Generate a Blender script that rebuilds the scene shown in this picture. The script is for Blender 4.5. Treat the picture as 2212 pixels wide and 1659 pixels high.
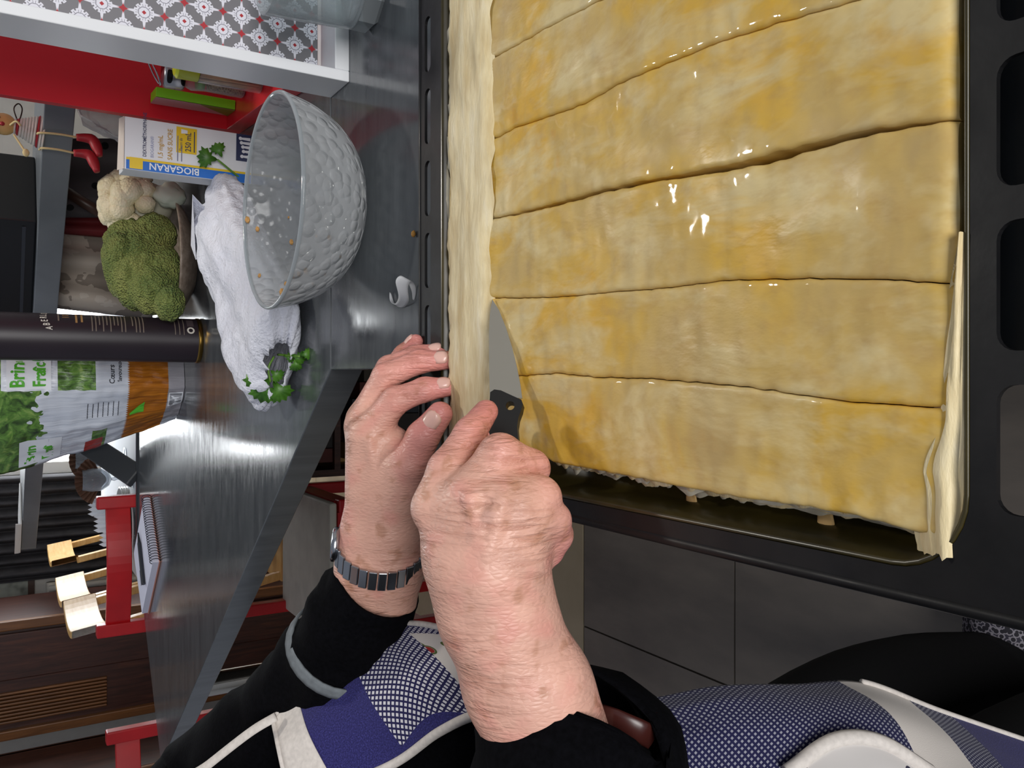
import bpy, bmesh, math, random
import numpy as np
from mathutils import Vector, Matrix, noise
from mathutils.geometry import tessellate_polygon
random.seed(7); rng = np.random.default_rng(7)
for _o in list(bpy.data.objects): bpy.data.objects.remove(_o)
scene = bpy.context.scene
COL = scene.collection
PI = math.pi

# ---------------------------------------------------------------- camera (phone held sideways, looking 31.6 deg down)
FPX = 1795.0
TH = math.radians(31.6)
CAM = np.array([0.0, 0.0, 1.2])
FW = np.array([0, math.cos(TH), -math.sin(TH)])
DN = np.array([0, -math.sin(TH), -math.cos(TH)])
RT = np.array([1.0, 0, 0])
cd = bpy.data.cameras.new('camera'); cam = bpy.data.objects.new('camera', cd); COL.objects.link(cam)
cd.sensor_fit = 'HORIZONTAL'; cd.sensor_width = 36.0; cd.lens = FPX / 2212 * 36; cd.clip_start = 0.02
cam.matrix_world = Matrix(((DN[0], RT[0], -FW[0], CAM[0]), (DN[1], RT[1], -FW[1], CAM[1]), (DN[2], RT[2], -FW[2], CAM[2]), (0, 0, 0, 1)))
scene.camera = cam

# ---------------------------------------------------------------- light
scene.view_settings.view_transform = 'Standard'; scene.view_settings.look = 'None'
scene.view_settings.gamma = 1.0; scene.view_settings.use_curve_mapping = False
scene.view_settings.exposure = 0.0
wd = bpy.data.worlds.new('world'); scene.world = wd; wd.use_nodes = True
wd.node_tree.nodes['Background'].inputs[0].default_value = (0.80, 0.86, 1.0, 1)
wd.node_tree.nodes['Background'].inputs[1].default_value = 0.26
def area(name, loc, target, sx, sy, power, col):
    l = bpy.data.lights.new(name, 'AREA'); l.shape = 'RECTANGLE'; l.size = sx; l.size_y = sy; l.energy = power; l.color = col
    o = bpy.data.objects.new(name, l); COL.objects.link(o); o.location = loc
    o.rotation_euler = (Vector(target) - Vector(loc)).to_track_quat('-Z', 'Y').to_euler(); return o
# (the dining room's tall window gives its own light, see window_1) unseen area light added behind the photographer to brighten camera-facing surfaces, ceiling spot
area('frontal_fill_light', (0.3, -2.4, 1.75), (0.1, 0.8, 0.95), 1.7, 1.1, 80, (1.0, 0.985, 0.97))
area('ceiling_spot_light', (0.55, 1.6, 2.35), (0.15, 0.5, 0.9), 0.13, 0.08, 9, (1.0, 0.95, 0.86))

# ---------------------------------------------------------------- helpers
def ray(x, y): return FW + RT * (829.5 - y) / FPX + DN * (x - 1106) / FPX
def onz(x, y, z): r = ray(x, y); return CAM + r * ((z - CAM[2]) / r[2])
def ony(x, y, Y): r = ray(x, y); return CAM + r * (Y / r[1])
def atd(x, y, d): return CAM + ray(x, y) * d
def onplane(x, y, p, n): r = ray(x, y); n = np.array(n, float); return CAM + r * (np.dot(np.array(p) - CAM, n) / np.dot(r, n))
def V(*a): return np.array(a, float)
def nrm(a): a = np.array(a, float); return a / np.linalg.norm(a)
def lerp(a, b, t): return a + (b - a) * t

def C(h):
    h = h.lstrip('#'); r = [int(h[i:i + 2], 16) / 255 for i in (0, 2, 4)]
    return tuple(((c + 0.055) / 1.055) ** 2.4 if c > 0.04045 else c / 12.92 for c in r) + (1,)

class S:                                             # a socket with arithmetic
    def __init__(s, nt, k): s.nt, s.k = nt, k
    def op(s, o, b=None, c=None, rev=False):
        n = s.nt.nodes.new('ShaderNodeMath'); n.operation = o
        a = [s] + [x for x in (b, c) if x is not None]
        if rev: a[0], a[1] = a[1], a[0]
        for i, x in enumerate(a):
            if isinstance(x, S): s.nt.links.new(x.k, n.inputs[i])
            else: n.inputs[i].default_value = x
        return S(s.nt, n.outputs[0])
    def __add__(s, b): return s.op('ADD', b)
    __radd__ = __add__
    def __sub__(s, b): return s.op('SUBTRACT', b)
    def __rsub__(s, b): return s.op('SUBTRACT', b, rev=True)
    def __mul__(s, b): return s.op('MULTIPLY', b)
    __rmul__ = __mul__
    def __truediv__(s, b): return s.op('DIVIDE', b)
    def __lt__(s, b): return s.op('LESS_THAN', b)
    def __gt__(s, b): return s.op('GREATER_THAN', b)
    def abs(s): return s.op('ABSOLUTE')
    def mod(s, b): return s.op('FLOORED_MODULO', b)
    def min(s, b): return s.op('MINIMUM', b)
    def max(s, b): return s.op('MAXIMUM', b)
    def sqrt(s): return s.op('SQRT')
    def sin(s): return s.op('SINE')
    def clamp(s): n = s.op('ADD', 0.0); n.k.node.use_clamp = True; return n

class M:                                             # material builder
    def __init__(s, name):
        s.m = bpy.data.materials.new(name); s.m.use_nodes = True; s.nt = s.m.node_tree
        s.b = s.nt.nodes['Principled BSDF']; s.out = s.nt.nodes['Material Output']
    def set(s, **k):
        names = dict(col='Base Color', rough='Roughness', metal='Metallic', spec='Specular IOR Level', coat='Coat Weight', coatr='Coat Roughness',
                     trans='Transmission Weight', ior='IOR', alpha='Alpha', sheen='Sheen Weight', sss='Subsurface Weight', emis='Emission Color', es='Emission Strength', normal='Normal')
        for a, v in k.items():
            i = s.b.inputs[names[a]]
            if isinstance(v, S): s.nt.links.new(v.k, i)
            elif isinstance(v, str): i.default_value = C(v)
            else: i.default_value = v
        return s
    def coord(s, kind='Object', scale=(1, 1, 1), rot=(0, 0, 0), loc=(0, 0, 0)):
        t = s.nt.nodes.new('ShaderNodeTexCoord'); mp = s.nt.nodes.new('ShaderNodeMapping')
        s.nt.links.new(t.outputs[kind], mp.inputs[0]); mp.inputs['Scale'].default_value = scale; mp.inputs['Rotation'].default_value = rot; mp.inputs['Location'].default_value = loc
        return S(s.nt, mp.outputs[0])
    def xyz(s, v):
        n = s.nt.nodes.new('ShaderNodeSeparateXYZ'); s.nt.links.new(v.k, n.inputs[0]); return [S(s.nt, o) for o in n.outputs]
    def noise(s, scale=5, detail=3, rough=.5, vec=None, dist=0):
        n = s.nt.nodes.new('ShaderNodeTexNoise'); n.inputs['Scale'].default_value = scale; n.inputs['Detail'].default_value = detail
        n.inputs['Roughness'].default_value = rough; n.inputs['Distortion'].default_value = dist
        if vec is None: vec = s.coord()
        s.nt.links.new(vec.k, n.inputs['Vector']); return S(s.nt, n.outputs[0])
    def voro(s, scale=5, vec=None, feat='F1', smooth=None):
        n = s.nt.nodes.new('ShaderNodeTexVoronoi'); n.feature = feat; n.inputs['Scale'].default_value = scale
        if vec is None: vec = s.coord()
        s.nt.links.new(vec.k, n.inputs['Vector']); return S(s.nt, n.outputs[0])
    def wave(s, scale, dist=2, vec=None, detail=2, dscale=1, dirn='X', kind='BANDS'):
        n = s.nt.nodes.new('ShaderNodeTexWave'); n.wave_type = kind; n.bands_direction = dirn; n.inputs['Scale'].default_value = scale; n.inputs['Distortion'].default_value = dist
        n.inputs['Detail'].default_value = detail; n.inputs['Detail Scale'].default_value = dscale
        if vec is None: vec = s.coord()
        s.nt.links.new(vec.k, n.inputs['Vector']); return S(s.nt, n.outputs[1])
    def ramp(s, f, stops, interp='LINEAR'):
        n = s.nt.nodes.new('ShaderNodeValToRGB'); n.color_ramp.interpolation = interp; e = n.color_ramp.elements
        while len(e) < len(stops): e.new(0.5)
        for q, (p, c) in zip(e, stops): q.position = p; q.color = C(c) if isinstance(c, str) else c
        s.nt.links.new(f.k, n.inputs[0]); return S(s.nt, n.outputs[0])
    def mix(s, f, a, b, kind='MIX'):
        n = s.nt.nodes.new('ShaderNodeMix'); n.data_type = 'RGBA'; n.blend_type = kind
        for i, x in ((0, f), (6, a), (7, b)):
            if isinstance(x, S): s.nt.links.new(x.k, n.inputs[i])
            else: n.inputs[i].default_value = C(x) if isinstance(x, str) else x
        return S(s.nt, n.outputs[2])
    def bump(s, h, strength=.3, dist=.002):
        n = s.nt.nodes.new('ShaderNodeBump'); n.inputs['Strength'].default_value = strength; n.inputs['Distance'].default_value = dist
        s.nt.links.new(h.k, n.inputs['Height']); s.nt.links.new(n.outputs[0], s.b.inputs['Normal']); return s
    def attr(s, name):
        n = s.nt.nodes.new('ShaderNodeAttribute'); n.attribute_name = name; return S(s.nt, n.outputs['Color'])

MATS = {}
def flat(h, rough=.5, metal=0, spec=.5, var=0.0, vs=20, bump=0, bs=200, **k):
    key = (h, rough, metal, spec, var, vs, bump, bs, tuple(sorted(k.items())))
    if key in MATS: return MATS[key]
    m = M('paint_' + h.lstrip('#')); m.set(col=h, rough=rough, metal=metal, spec=spec, **k)
    if var:
        c = C(h); d = tuple(max(0, x * (1 - var)) for x in c[:3]) + (1,); l = tuple(min(1, x * (1 + var)) for x in c[:3]) + (1,)
        m.set(col=m.ramp(m.noise(vs, 4), [(.3, d), (.7, l)]))
    if bump: m.bump(m.noise(bs, 3), bump, .001)
    MATS[key] = m.m; return m.m
def glassy(name, tint='#E8F0F0', opac=.15, rough=.05, milk='#C8CCD0', bumps=None):
    m = M(name); nt = m.nt
    tr = nt.nodes.new('ShaderNodeBsdfTransparent'); tr.inputs[0].default_value = C(tint)
    m.set(col=milk, rough=rough, spec=.6)
    if bumps: m.bump(bumps(m), .7, .0026)
    lw = nt.nodes.new('ShaderNodeLayerWeight'); lw.inputs[0].default_value = .35
    f = (S(nt, lw.outputs['Facing']) * (0.75 - opac * .5) + opac).clamp()
    mx = nt.nodes.new('ShaderNodeMixShader'); nt.links.new(f.k, mx.inputs[0]); nt.links.new(tr.outputs[0], mx.inputs[1]); nt.links.new(m.b.outputs[0], mx.inputs[2])
    nt.links.new(mx.outputs[0], m.out.inputs[0]); return m.m

class B:                                             # mesh buffer (world coordinates)
    def __init__(s): s.v, s.f, s.n = [], [], 0; s.uv = None
    def add(s, vs, fs):
        vs = np.asarray(vs, float).reshape(-1, 3); s.v.append(vs); k = s.n; s.f += [tuple(i + k for i in f) for f in fs]; s.n += len(vs); return s
    def box(s, c, size, R=None):
        c = np.array(c, float); h = np.array(size, float) / 2
        q = np.array([[x, y, z] for x in (-1, 1) for y in (-1, 1) for z in (-1, 1)]) * h
        if R is not None: q = q @ np.array(R).T
        return s.add(q + c, [(0, 1, 3, 2), (4, 6, 7, 5), (0, 4, 5, 1), (2, 3, 7, 6), (0, 2, 6, 4), (1, 5, 7, 3)])
    def bar(s, a, b, w, h, up=(0, 0, 1)):             # box from a to b
        a, b = np.array(a, float), np.array(b, float); d = b - a; L = np.linalg.norm(d); d = d / L
        u = np.array(up, float); x = np.cross(u, d)
        if np.linalg.norm(x) < 1e-5: x = np.cross((0, 1, 0), d)
        x = nrm(x); y = np.cross(d, x); return s.box((a + b) / 2, (w, h, L), np.stack([x, y, d], 1))
    def tube(s, path, r, n=12, caps=True, flatn=None, closed=False):
        path = np.asarray(path, float); m = len(path); r = np.broadcast_to(np.asarray(r, float), (m,)); rings = []
        t0 = path[1] - path[0]; u = np.cross(t0, (0, 0, 1))
        if np.linalg.norm(u) < 1e-6 * np.linalg.norm(t0) + 1e-12: u = np.cross(t0, (0, 1, 0))
        u = nrm(u)
        for i in range(m):
            t = (path[(i + 1) % m] - path[i - 1]) if closed else path[min(i + 1, m - 1)] - path[max(i - 1, 0)]
            t = nrm(t); u = u - t * np.dot(u, t); u = nrm(u); w = np.cross(t, u)
            a = np.arange(n) * 2 * PI / n
            rings.append(path[i] + r[i] * (np.cos(a)[:, None] * u + np.sin(a)[:, None] * w * (flatn or 1)))
        fs = [(i * n + j, i * n + (j + 1) % n, ((i + 1) % m) * n + (j + 1) % n, ((i + 1) % m) * n + j) for i in range(m if closed else m - 1) for j in range(n)]
        if caps and not closed: fs += [tuple(range(n))[::-1], tuple(range((m - 1) * n, m * n))]
        return s.add(np.concatenate(rings), fs)
    def cyl(s, a, b, r0, r1=None, n=20): return s.tube([a, b], [r0, r0 if r1 is None else r1], n)
    def lathe(s, prof, c, n=32, R=None, ell=(1, 1)):
        prof = np.asarray(prof, float); m = len(prof); a = np.arange(n) * 2 * PI / n
        q = np.stack([np.outer(prof[:, 0], np.cos(a)) * ell[0], np.outer(prof[:, 0], np.sin(a)) * ell[1], np.repeat(prof[:, 1][:, None], n, 1)], -1).reshape(-1, 3)
        if R is not None: q = q @ np.array(R).T
        fs = [(i * n + j, i * n + (j + 1) % n, (i + 1) * n + (j + 1) % n, (i + 1) * n + j) for i in range(m - 1) for j in range(n)]
        if prof[0, 0] > 1e-6: fs.append(tuple(range(n))[::-1])
        if prof[-1, 0] > 1e-6: fs.append(tuple(range((m - 1) * n, m * n)))
        return s.add(q + np.array(c, float), fs)
    def grid(s, G, cu=False, cv=False):
        G = np.asarray(G, float); h, w = G.shape[:2]
        fs = [(i * w + j, i * w + (j + 1) % w, ((i + 1) % h) * w + (j + 1) % w, ((i + 1) % h) * w + j) for i in range(h if cu else h - 1) for j in range(w if cv else w - 1)]
        return s.add(G.reshape(-1, 3), fs)
    def prism(s, pts, z0, z1):
        n = len(pts); lo = [(p[0], p[1], z0) for p in pts]; hi = [(p[0], p[1], z1) for p in pts]
        return s.add(lo + hi, [tuple(range(n))[::-1], tuple(range(n, 2 * n))] + [(i, (i + 1) % n, n + (i + 1) % n, n + i) for i in range(n)])
    def plate(s, pts3, nvec, th):                      # planar outline extruded along nvec
        p = np.asarray(pts3, float); n = len(p); q = p + np.array(nvec) * th
        return s.add(np.concatenate([p, q]), [tuple(range(n))[::-1], tuple(range(n, 2 * n))] + [(i, (i + 1) % n, n + (i + 1) % n, n + i) for i in range(n)])
    def ico(s, c, r, sub=2, sq=(1, 1, 1), R=None, disp=None):
        bm = bmesh.new(); bmesh.ops.create_icosphere(bm, subdivisions=sub, radius=1.0); bm.verts.ensure_lookup_table()
        q = np.array([v.co[:] for v in bm.verts]); fs = [tuple(v.index for v in f.verts) for f in bm.faces]; bm.free()
        if disp is not None: q = q * np.array([disp(x) for x in q])[:, None]
        q = q * r * np.array(sq)
        if R is not None: q = q @ np.array(R).T
        return s.add(q + np.array(c, float), fs)

OFF = {}
def tag(o, label=None, cat=None, group=None, kind=None):
    if label: o['label'] = label
    if cat: o['category'] = cat
    if group: o['group'] = group
    if kind: o['kind'] = kind
    return o
def thing(name, label, cat, loc, group=None):
    o = bpy.data.objects.new(name, None); COL.objects.link(o); o.location = loc; o.empty_display_size = .02
    OFF[o.name] = np.array(loc, float); return tag(o, label, cat, group)
def obj(name, b, mat, parent=None, smooth=False, bevel=0, seg=2, label=None, cat=None, group=None, kind=None, sub=0, solid=0, vcol=None, uv=None, auto=None):
    vs = np.concatenate(b.v) if isinstance(b, B) else b[0]; fs = b.f if isinstance(b, B) else b[1]
    if parent is not None: org = OFF[parent.name]
    else: org = np.array([(vs[:, 0].min() + vs[:, 0].max()) / 2, (vs[:, 1].min() + vs[:, 1].max()) / 2, vs[:, 2].min()])
    me = bpy.data.meshes.new(name); me.from_pydata((vs - org).tolist(), [], fs if isinstance(fs, list) else fs.tolist()); me.update()
    o = bpy.data.objects.new(name, me); COL.objects.link(o); OFF[o.name] = org
    if parent is not None: o.parent = parent
    else: o.location = org
    me.materials.append(mat)
    if smooth: me.shade_smooth()
    if uv is not None:
        l = me.uv_layers.new(name='UVMap'); vi = np.empty(len(me.loops), dtype=np.int32); me.loops.foreach_get('vertex_index', vi)
        l.data.foreach_set('uv', np.asarray(uv, np.float32)[vi].ravel())
    if vcol is not None:
        a = me.color_attributes.new('Col', 'FLOAT_COLOR', 'POINT'); c = np.ones((len(vs), 4), np.float32); c[:, :3] = vcol; a.data.foreach_set('color', c.ravel())
    if solid: md = o.modifiers.new('solid', 'SOLIDIFY'); md.thickness = solid; md.offset = -1
    if bevel: md = o.modifiers.new('bevel', 'BEVEL'); md.width = bevel; md.segments = seg; md.limit_method = 'ANGLE'; md.angle_limit = .6
    if sub: md = o.modifiers.new('sub', 'SUBSURF'); md.levels = sub; md.render_levels = sub
    if auto is not None and not smooth:
        me.shade_smooth(); me.set_sharp_from_angle(angle=auto)
    return tag(o, label, cat, group, kind)
def fixn(o):
    bm = bmesh.new(); bm.from_mesh(o.data); bmesh.ops.recalc_face_normals(bm, faces=bm.faces); bm.to_mesh(o.data); bm.free(); return o
def dup(root, delta, label=None, group=None, rotz=0):
    r = root.copy(); COL.objects.link(r); r.location = Vector(root.location) + Vector(delta); r.rotation_euler = (0, 0, rotz)
    OFF[r.name] = OFF[root.name] + np.array(delta, float)
    if label: r['label'] = label
    if group: r['group'] = group
    for ch in list(root.children):
        c = ch.copy(); COL.objects.link(c); c.parent = r
        for g in list(ch.children):
            d = g.copy(); COL.objects.link(d); d.parent = c
    return r
def text(name, s, size, mat, o, xd, yd, parent, bold=0, align='LEFT', lift=.0004, sx=1.0, wrap=None):
    cu = bpy.data.curves.new('t', 'FONT'); cu.body = s; cu.size = size; cu.align_x = align; cu.offset = bold; cu.resolution_u = 2
    t = bpy.data.objects.new('t', cu); COL.objects.link(t); dg = bpy.context.evaluated_depsgraph_get()
    me = bpy.data.meshes.new_from_object(t.evaluated_get(dg)); bpy.data.objects.remove(t)
    vs = np.array([v.co[:] for v in me.vertices]).reshape(-1, 3); fs = [tuple(p.vertices) for p in me.polygons]
    if not len(vs): return None
    xd, yd = nrm(xd), nrm(yd); n = np.cross(xd, yd)
    if wrap: w = wrap(vs[:, 0] * sx, vs[:, 1])
    else: w = np.array(o, float) + vs[:, :1] * sx * xd + vs[:, 1:2] * yd + n * lift
    return obj(name, (w, fs), mat, parent)
def cr(pts, n):                                       # Catmull-Rom through points
    p = np.asarray(pts, float); p = np.concatenate([2 * p[:1] - p[1:2], p, 2 * p[-1:] - p[-2:-1]]); out = []
    m = len(p) - 3
    for t in np.linspace(0, m - 1e-9, n):
        i = int(t); q = t - i; a, b, c, d = p[i:i + 4]
        out.append(.5 * (2 * b + (c - a) * q + (2 * a - 5 * b + 4 * c - d) * q * q + (3 * b - 3 * c + d - a) * q ** 3))
    return np.array(out)
def fbm(p, sc, oct=3): return noise.fractal(Vector(p) * sc, 1.0, 2.0, oct)
def rotz(a): c, s_ = math.cos(a), math.sin(a); return np.array([[c, -s_, 0], [s_, c, 0], [0, 0, 1]])
def rrect(x0, x1, y0, y1, r, n=6):
    out = []
    for cx, cy, a0 in ((x1 - r, y1 - r, 0), (x0 + r, y1 - r, PI / 2), (x0 + r, y0 + r, PI), (x1 - r, y0 + r, 1.5 * PI)):
        for k in range(n + 1): a = a0 + PI / 2 * k / n; out.append((cx + r * math.cos(a), cy + r * math.sin(a)))
    return out
# ================================================================= the setting
fm = M('grey_floor_tile'); fm.set(rough=.45, col=fm.ramp(fm.noise(6, 6, .6, fm.coord(scale=(1.5, .5, 1))), [(.3, '#66605A'), (.7, '#847B71')])).bump(fm.noise(40, 3), .08, .001)
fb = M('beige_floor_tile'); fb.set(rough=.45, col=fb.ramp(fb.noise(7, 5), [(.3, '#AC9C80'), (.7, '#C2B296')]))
flo = tag(thing('floor', None, None, (0, 1, 0)), 'tiled kitchen floor of dark grey and beige stone tiles', None, None, 'structure')
obj('grout_bed', B().box((0, 1.8, -.015), (7, 5.4, .02)), flat('#37322c', .8), flo)
rows = [(-.805, -.32, .2), (-.32, .165, .6), (.165, .65, .0), (.65, 1.135, .62), (1.135, 1.62, .27)]
for (y0, y1, sh) in rows:
    for k in range(-3, 3):
        x1 = -.585 + .86 * (k + 1) + (sh - .27) * .86; x0 = x1 - .86
        obj('tile', B().box(((x0 + x1) / 2, (y0 + y1) / 2, -.004), (.856, y1 - y0 - .004, .008)), fm.m, flo)
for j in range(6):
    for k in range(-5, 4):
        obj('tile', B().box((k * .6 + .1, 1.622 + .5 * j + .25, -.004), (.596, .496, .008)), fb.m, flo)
# far wall with the tall window, side wall on the right
wm = flat('#C9C6C0', .8, var=.04)
wb = B(); WY = 4.3; WX0, WX1 = -.40, .42
wb.box(((-3.3 + WX0) / 2, WY + .06, 1.25), (WX0 + 3.3, .12, 2.5)); wb.box(((3.3 + WX1) / 2, WY + .06, 1.25), (3.3 - WX1, .12, 2.5)); wb.box(((WX0 + WX1) / 2, WY + .06, .22), (WX1 - WX0, .12, .44)); wb.box(((WX0 + WX1) / 2, WY + .06, 2.4), (WX1 - WX0, .12, .2))
obj('wall_back', wb, wm, kind='structure', label='pale wall behind the dining corner')
obj('wall_right', B().box((1.6, 1.9, 1.25), (.12, 4.7, 2.5)), wm, kind='structure', label='pale wall on the right')
wx = (WX0 + WX1) / 2; ww = WX1 - WX0
wn = thing('window_1', 'tall bright window behind the salad bag', None, (wx, WY, .44)); tag(wn, kind='structure')
pm = M('daylight_pane'); pm.set(col='#FFFFFF', emis=(.93, .97, 1, 1), es=13.0)
fr = flat('#D9D8D4', .5)
obj('window_frame', B().box((WX0 + .025, WY, 1.37), (.05, .08, 1.86)).box((WX1 - .025, WY, 1.37), (.05, .08, 1.86)).box((wx, WY, .465), (ww, .08, .05)).box((wx, WY, 2.275), (ww, .08, .05)), fr, wn)
obj('transom', B().box((wx, WY, 1.55), (ww - .1, .07, .2)), fr, wn)
obj('mullion', B().box((wx, WY, 1.37), (.03, .06, 1.76)), fr, wn)
for x in (wx - ww / 4 + .008, wx + ww / 4 - .008):
    for z0, z1 in ((.49, 1.45), (1.65, 2.25)):
        obj('pane', B().box((x, WY + .02, (z0 + z1) / 2), (ww / 2 - .06, .006, z1 - z0)), pm.m, wn)

# ================================================================= worktops
tm = M('grey_laminate'); tv = tm.coord(scale=(3, 14, 1), rot=(0, 0, .66))
tm.set(col=tm.ramp(tm.noise(3.0, 6, .6, tv), [(.25, '#43474B'), (.75, '#5B5F62')]), rough=tm.ramp(tm.noise(9, 4, .6, tv), [(.3, (.10,) * 3 + (1,)), (.75, (.22,) * 3 + (1,))]), spec=.75)
tm.bump(tm.noise(60, 2, .5, tv), .05, .0006)
te = M('grey_laminate_edge'); te.set(col=te.ramp(te.noise(6, 5), [(.3, '#666C72'), (.7, '#7E848A')]), rough=.4)
def slab(name, pts, z0, z1, label, cat):
    o = thing(name, label, cat, (np.mean([p[0] for p in pts]), np.mean([p[1] for p in pts]), z0))
    obj('top', B().prism(pts, z0 + .0015, z1), tm.m, o, bevel=.0012)
    return o
EDGE = lambda y: .015 - .772 * (y - .858)
slab('worktop', [(.004, -.3), (1.5, -.3), (1.5, .856), (.015, .856)], .862, .9, 'grey laminate worktop under the oven tray', 'worktop')
slab('worktop', [(.015, .858), (1.5, .858), (1.5, 2.32), (-.46, 2.32), (-.835, 1.96)], .862, .9, 'glossy grey peninsula worktop carrying the bowl, the box and the whisky tube', 'worktop')
pen = bpy.data.objects['worktop.001']
obj('leg', B().cyl((-.70, 2.02, 0), (-.70, 2.02, .863), .028, n=28), flat('#B9B5AC', .18, 1.0), pen, auto=.6)
# cabinet under the near worktop and under the right part of the peninsula
cw = flat('#3A3836', .6)
cb = thing('base_cabinet', 'dark base cabinet under the worktop beside the oven tray', 'cabinet', (.8, .3, 0))
obj('carcass', B().box((.77, .27, .48), (1.42, 1.1, .76)), cw, cb); obj('plinth', B().box((.8, .27, .05), (1.3, 1.0, .1)), flat('#222222', .7), cb)
cb = thing('base_cabinet', 'dark base cabinet under the far half of the peninsula', 'cabinet', (.85, 1.6, 0))
obj('carcass', B().box((.85, 1.59, .48), (1.24, 1.4, .76)), cw, cb); obj('plinth', B().box((.9, 1.59, .05), (1.1, 1.3, .1)), flat('#222222', .7), cb)
# raised bar shelf above the far edge
sa, sb = V(.44, 1.454, 0), V(-.55, 3.2, 0); sd = nrm(sb - sa); sn = np.array([-sd[1], sd[0], 0]) * -1
s0 = sa - sd * .12; pts = [s0, sb, sb + sn * .32, s0 + sn * .32]
rs = thing('bar_shelf', 'raised grey bar shelf running behind the vegetables', 'shelf', (.1, 2.2, .9))
obj('board', B().prism([(p[0], p[1]) for p in pts], 1.10, 1.143), te.m, rs, bevel=.0015)
p0 = ony(297, 1031, 2.30); p1 = ony(178, 952, 2.60)
obj('slanted_support', B().bar(p0 + V(0, .02, 0), p1, .060, .018, up=(0, -1, 0)), flat('#3B3E42', .35), rs, bevel=.003)
obj('support', B().box((.66, 1.55, 1.0), (.02, .2, .2)), flat('#3B3E42', .35), rs)
obj('edge_nosing', B().tube([(-.44, 2.322, .893), (.3, 2.322, .893)], .012, 12), flat('#2A2D30', .3), rs, smooth=True)
# ================================================================= oven tray
TX0, TX1, TY0, TY1 = -.0765, .392, .112, .5735
IX0, IX1, IY0, IY1 = -.0645, .37, .153, .536
tray = thing('oven_tray', 'black enamel oven tray with slotted rims holding the pastry', 'oven tray', ((TX0 + TX1) / 2, (TY0 + TY1) / 2, .9))
em = M('black_enamel'); en = em.noise(18, 6, .65)
em.set(col=em.ramp(en, [(.35, '#0A0A0B'), (.62, '#121214'), (.8, '#1E1C1A')]), rough=em.ramp(em.noise(30, 4), [(.3, (.35,) * 3 + (1,)), (.7, (.6,) * 3 + (1,))]), spec=.3).bump(em.noise(120, 4), .12, .001)
outer = rrect(TX0, TX1, TY0, TY1, .012); inner = rrect(IX0, IX1, IY0, IY1, .028, 8)[::-1]
holes = [inner]
k = 0
for k in range(-1, 8):
    cx = onz(928, 92 + 156.5 * k, .93)[0]
    if TX0 + .03 < cx < TX1 - .03: holes.append(rrect(cx - .0205, cx + .0205, .5535, .5635, .0049, 5)[::-1])
    cf = onz(2180, 262 + 355 * (k - 3), .93)[0]
    if TX0 + .035 < cf < TX1 - .035: holes.append(rrect(cf - .0205, cf + .0205, .1265, .1445, .006, 5)[::-1])
cu = bpy.data.curves.new('rim', 'CURVE'); cu.dimensions = '2D'; cu.fill_mode = 'BOTH'; cu.extrude = .0011; cu.bevel_depth = 0
for h in [outer] + holes:
    sp = cu.splines.new('POLY'); sp.points.add(len(h) - 1); sp.use_cyclic_u = True
    for q, p in zip(sp.points, h): q.co = (p[0], p[1], 0, 1)
to_ = bpy.data.objects.new('rim', cu); COL.objects.link(to_)
me = bpy.data.meshes.new_from_object(to_.evaluated_get(bpy.context.evaluated_depsgraph_get())); bpy.data.objects.remove(to_)
rim = obj('rim', (np.array([v.co[:] for v in me.vertices]) + V(0, 0, .9289), [tuple(p.vertices) for p in me.polygons]), em.m, tray)
ins = np.array(inner[::-1]); cen = ins.mean(0)
def shrink(d):
    return np.array(rrect(IX0 + d, IX1 - d, IY0 + d, IY1 - d, max(.028 - d, .012), 8))
levels = [(0, .9298), (.0012, .9285), (.003, .922), (.0055, .9105), (.010, .9065), (.018, .9055)]
G = np.array([[(p[0], p[1], z) for p in shrink(d)] for d, z in levels])
om = M('oily_tray_bottom'); om.set(col=om.ramp(om.noise(14, 5, .6), [(.3, '#221E0E'), (.6, '#3C3416'), (.8, '#524620')]), rough=.28)
pan = B().grid(G, cv=True); nn = G.shape[1]; pan.f.append(tuple(range((len(levels) - 1) * nn, len(levels) * nn)))
obj('pan', pan, om.m, tray, solid=-.0015, auto=.7)
obj('lip', B().tube([(p[0], p[1], .9285) for p in rrect(TX0 + .002, TX1 - .002, TY0 + .002, TY1 - .002, .012)], .0026, 8, closed=True), em.m, tray, smooth=True)

for (x0, x1, y0, y1) in ((TX0 + .001, TX1 - .001, TY0, TY0 + .0015), (TX0, TX0 + .0015, TY0 + .001, TY1 - .03), (TX1 - .0015, TX1, TY0 + .001, TY1 - .03)):
    obj('light_block_skirt', B().box(((x0 + x1) / 2, (y0 + y1) / 2, .9155), (x1 - x0, y1 - y0, .025)), em.m, tray)  # bands added to keep light from under the tray, so the slots stay dark
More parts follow.
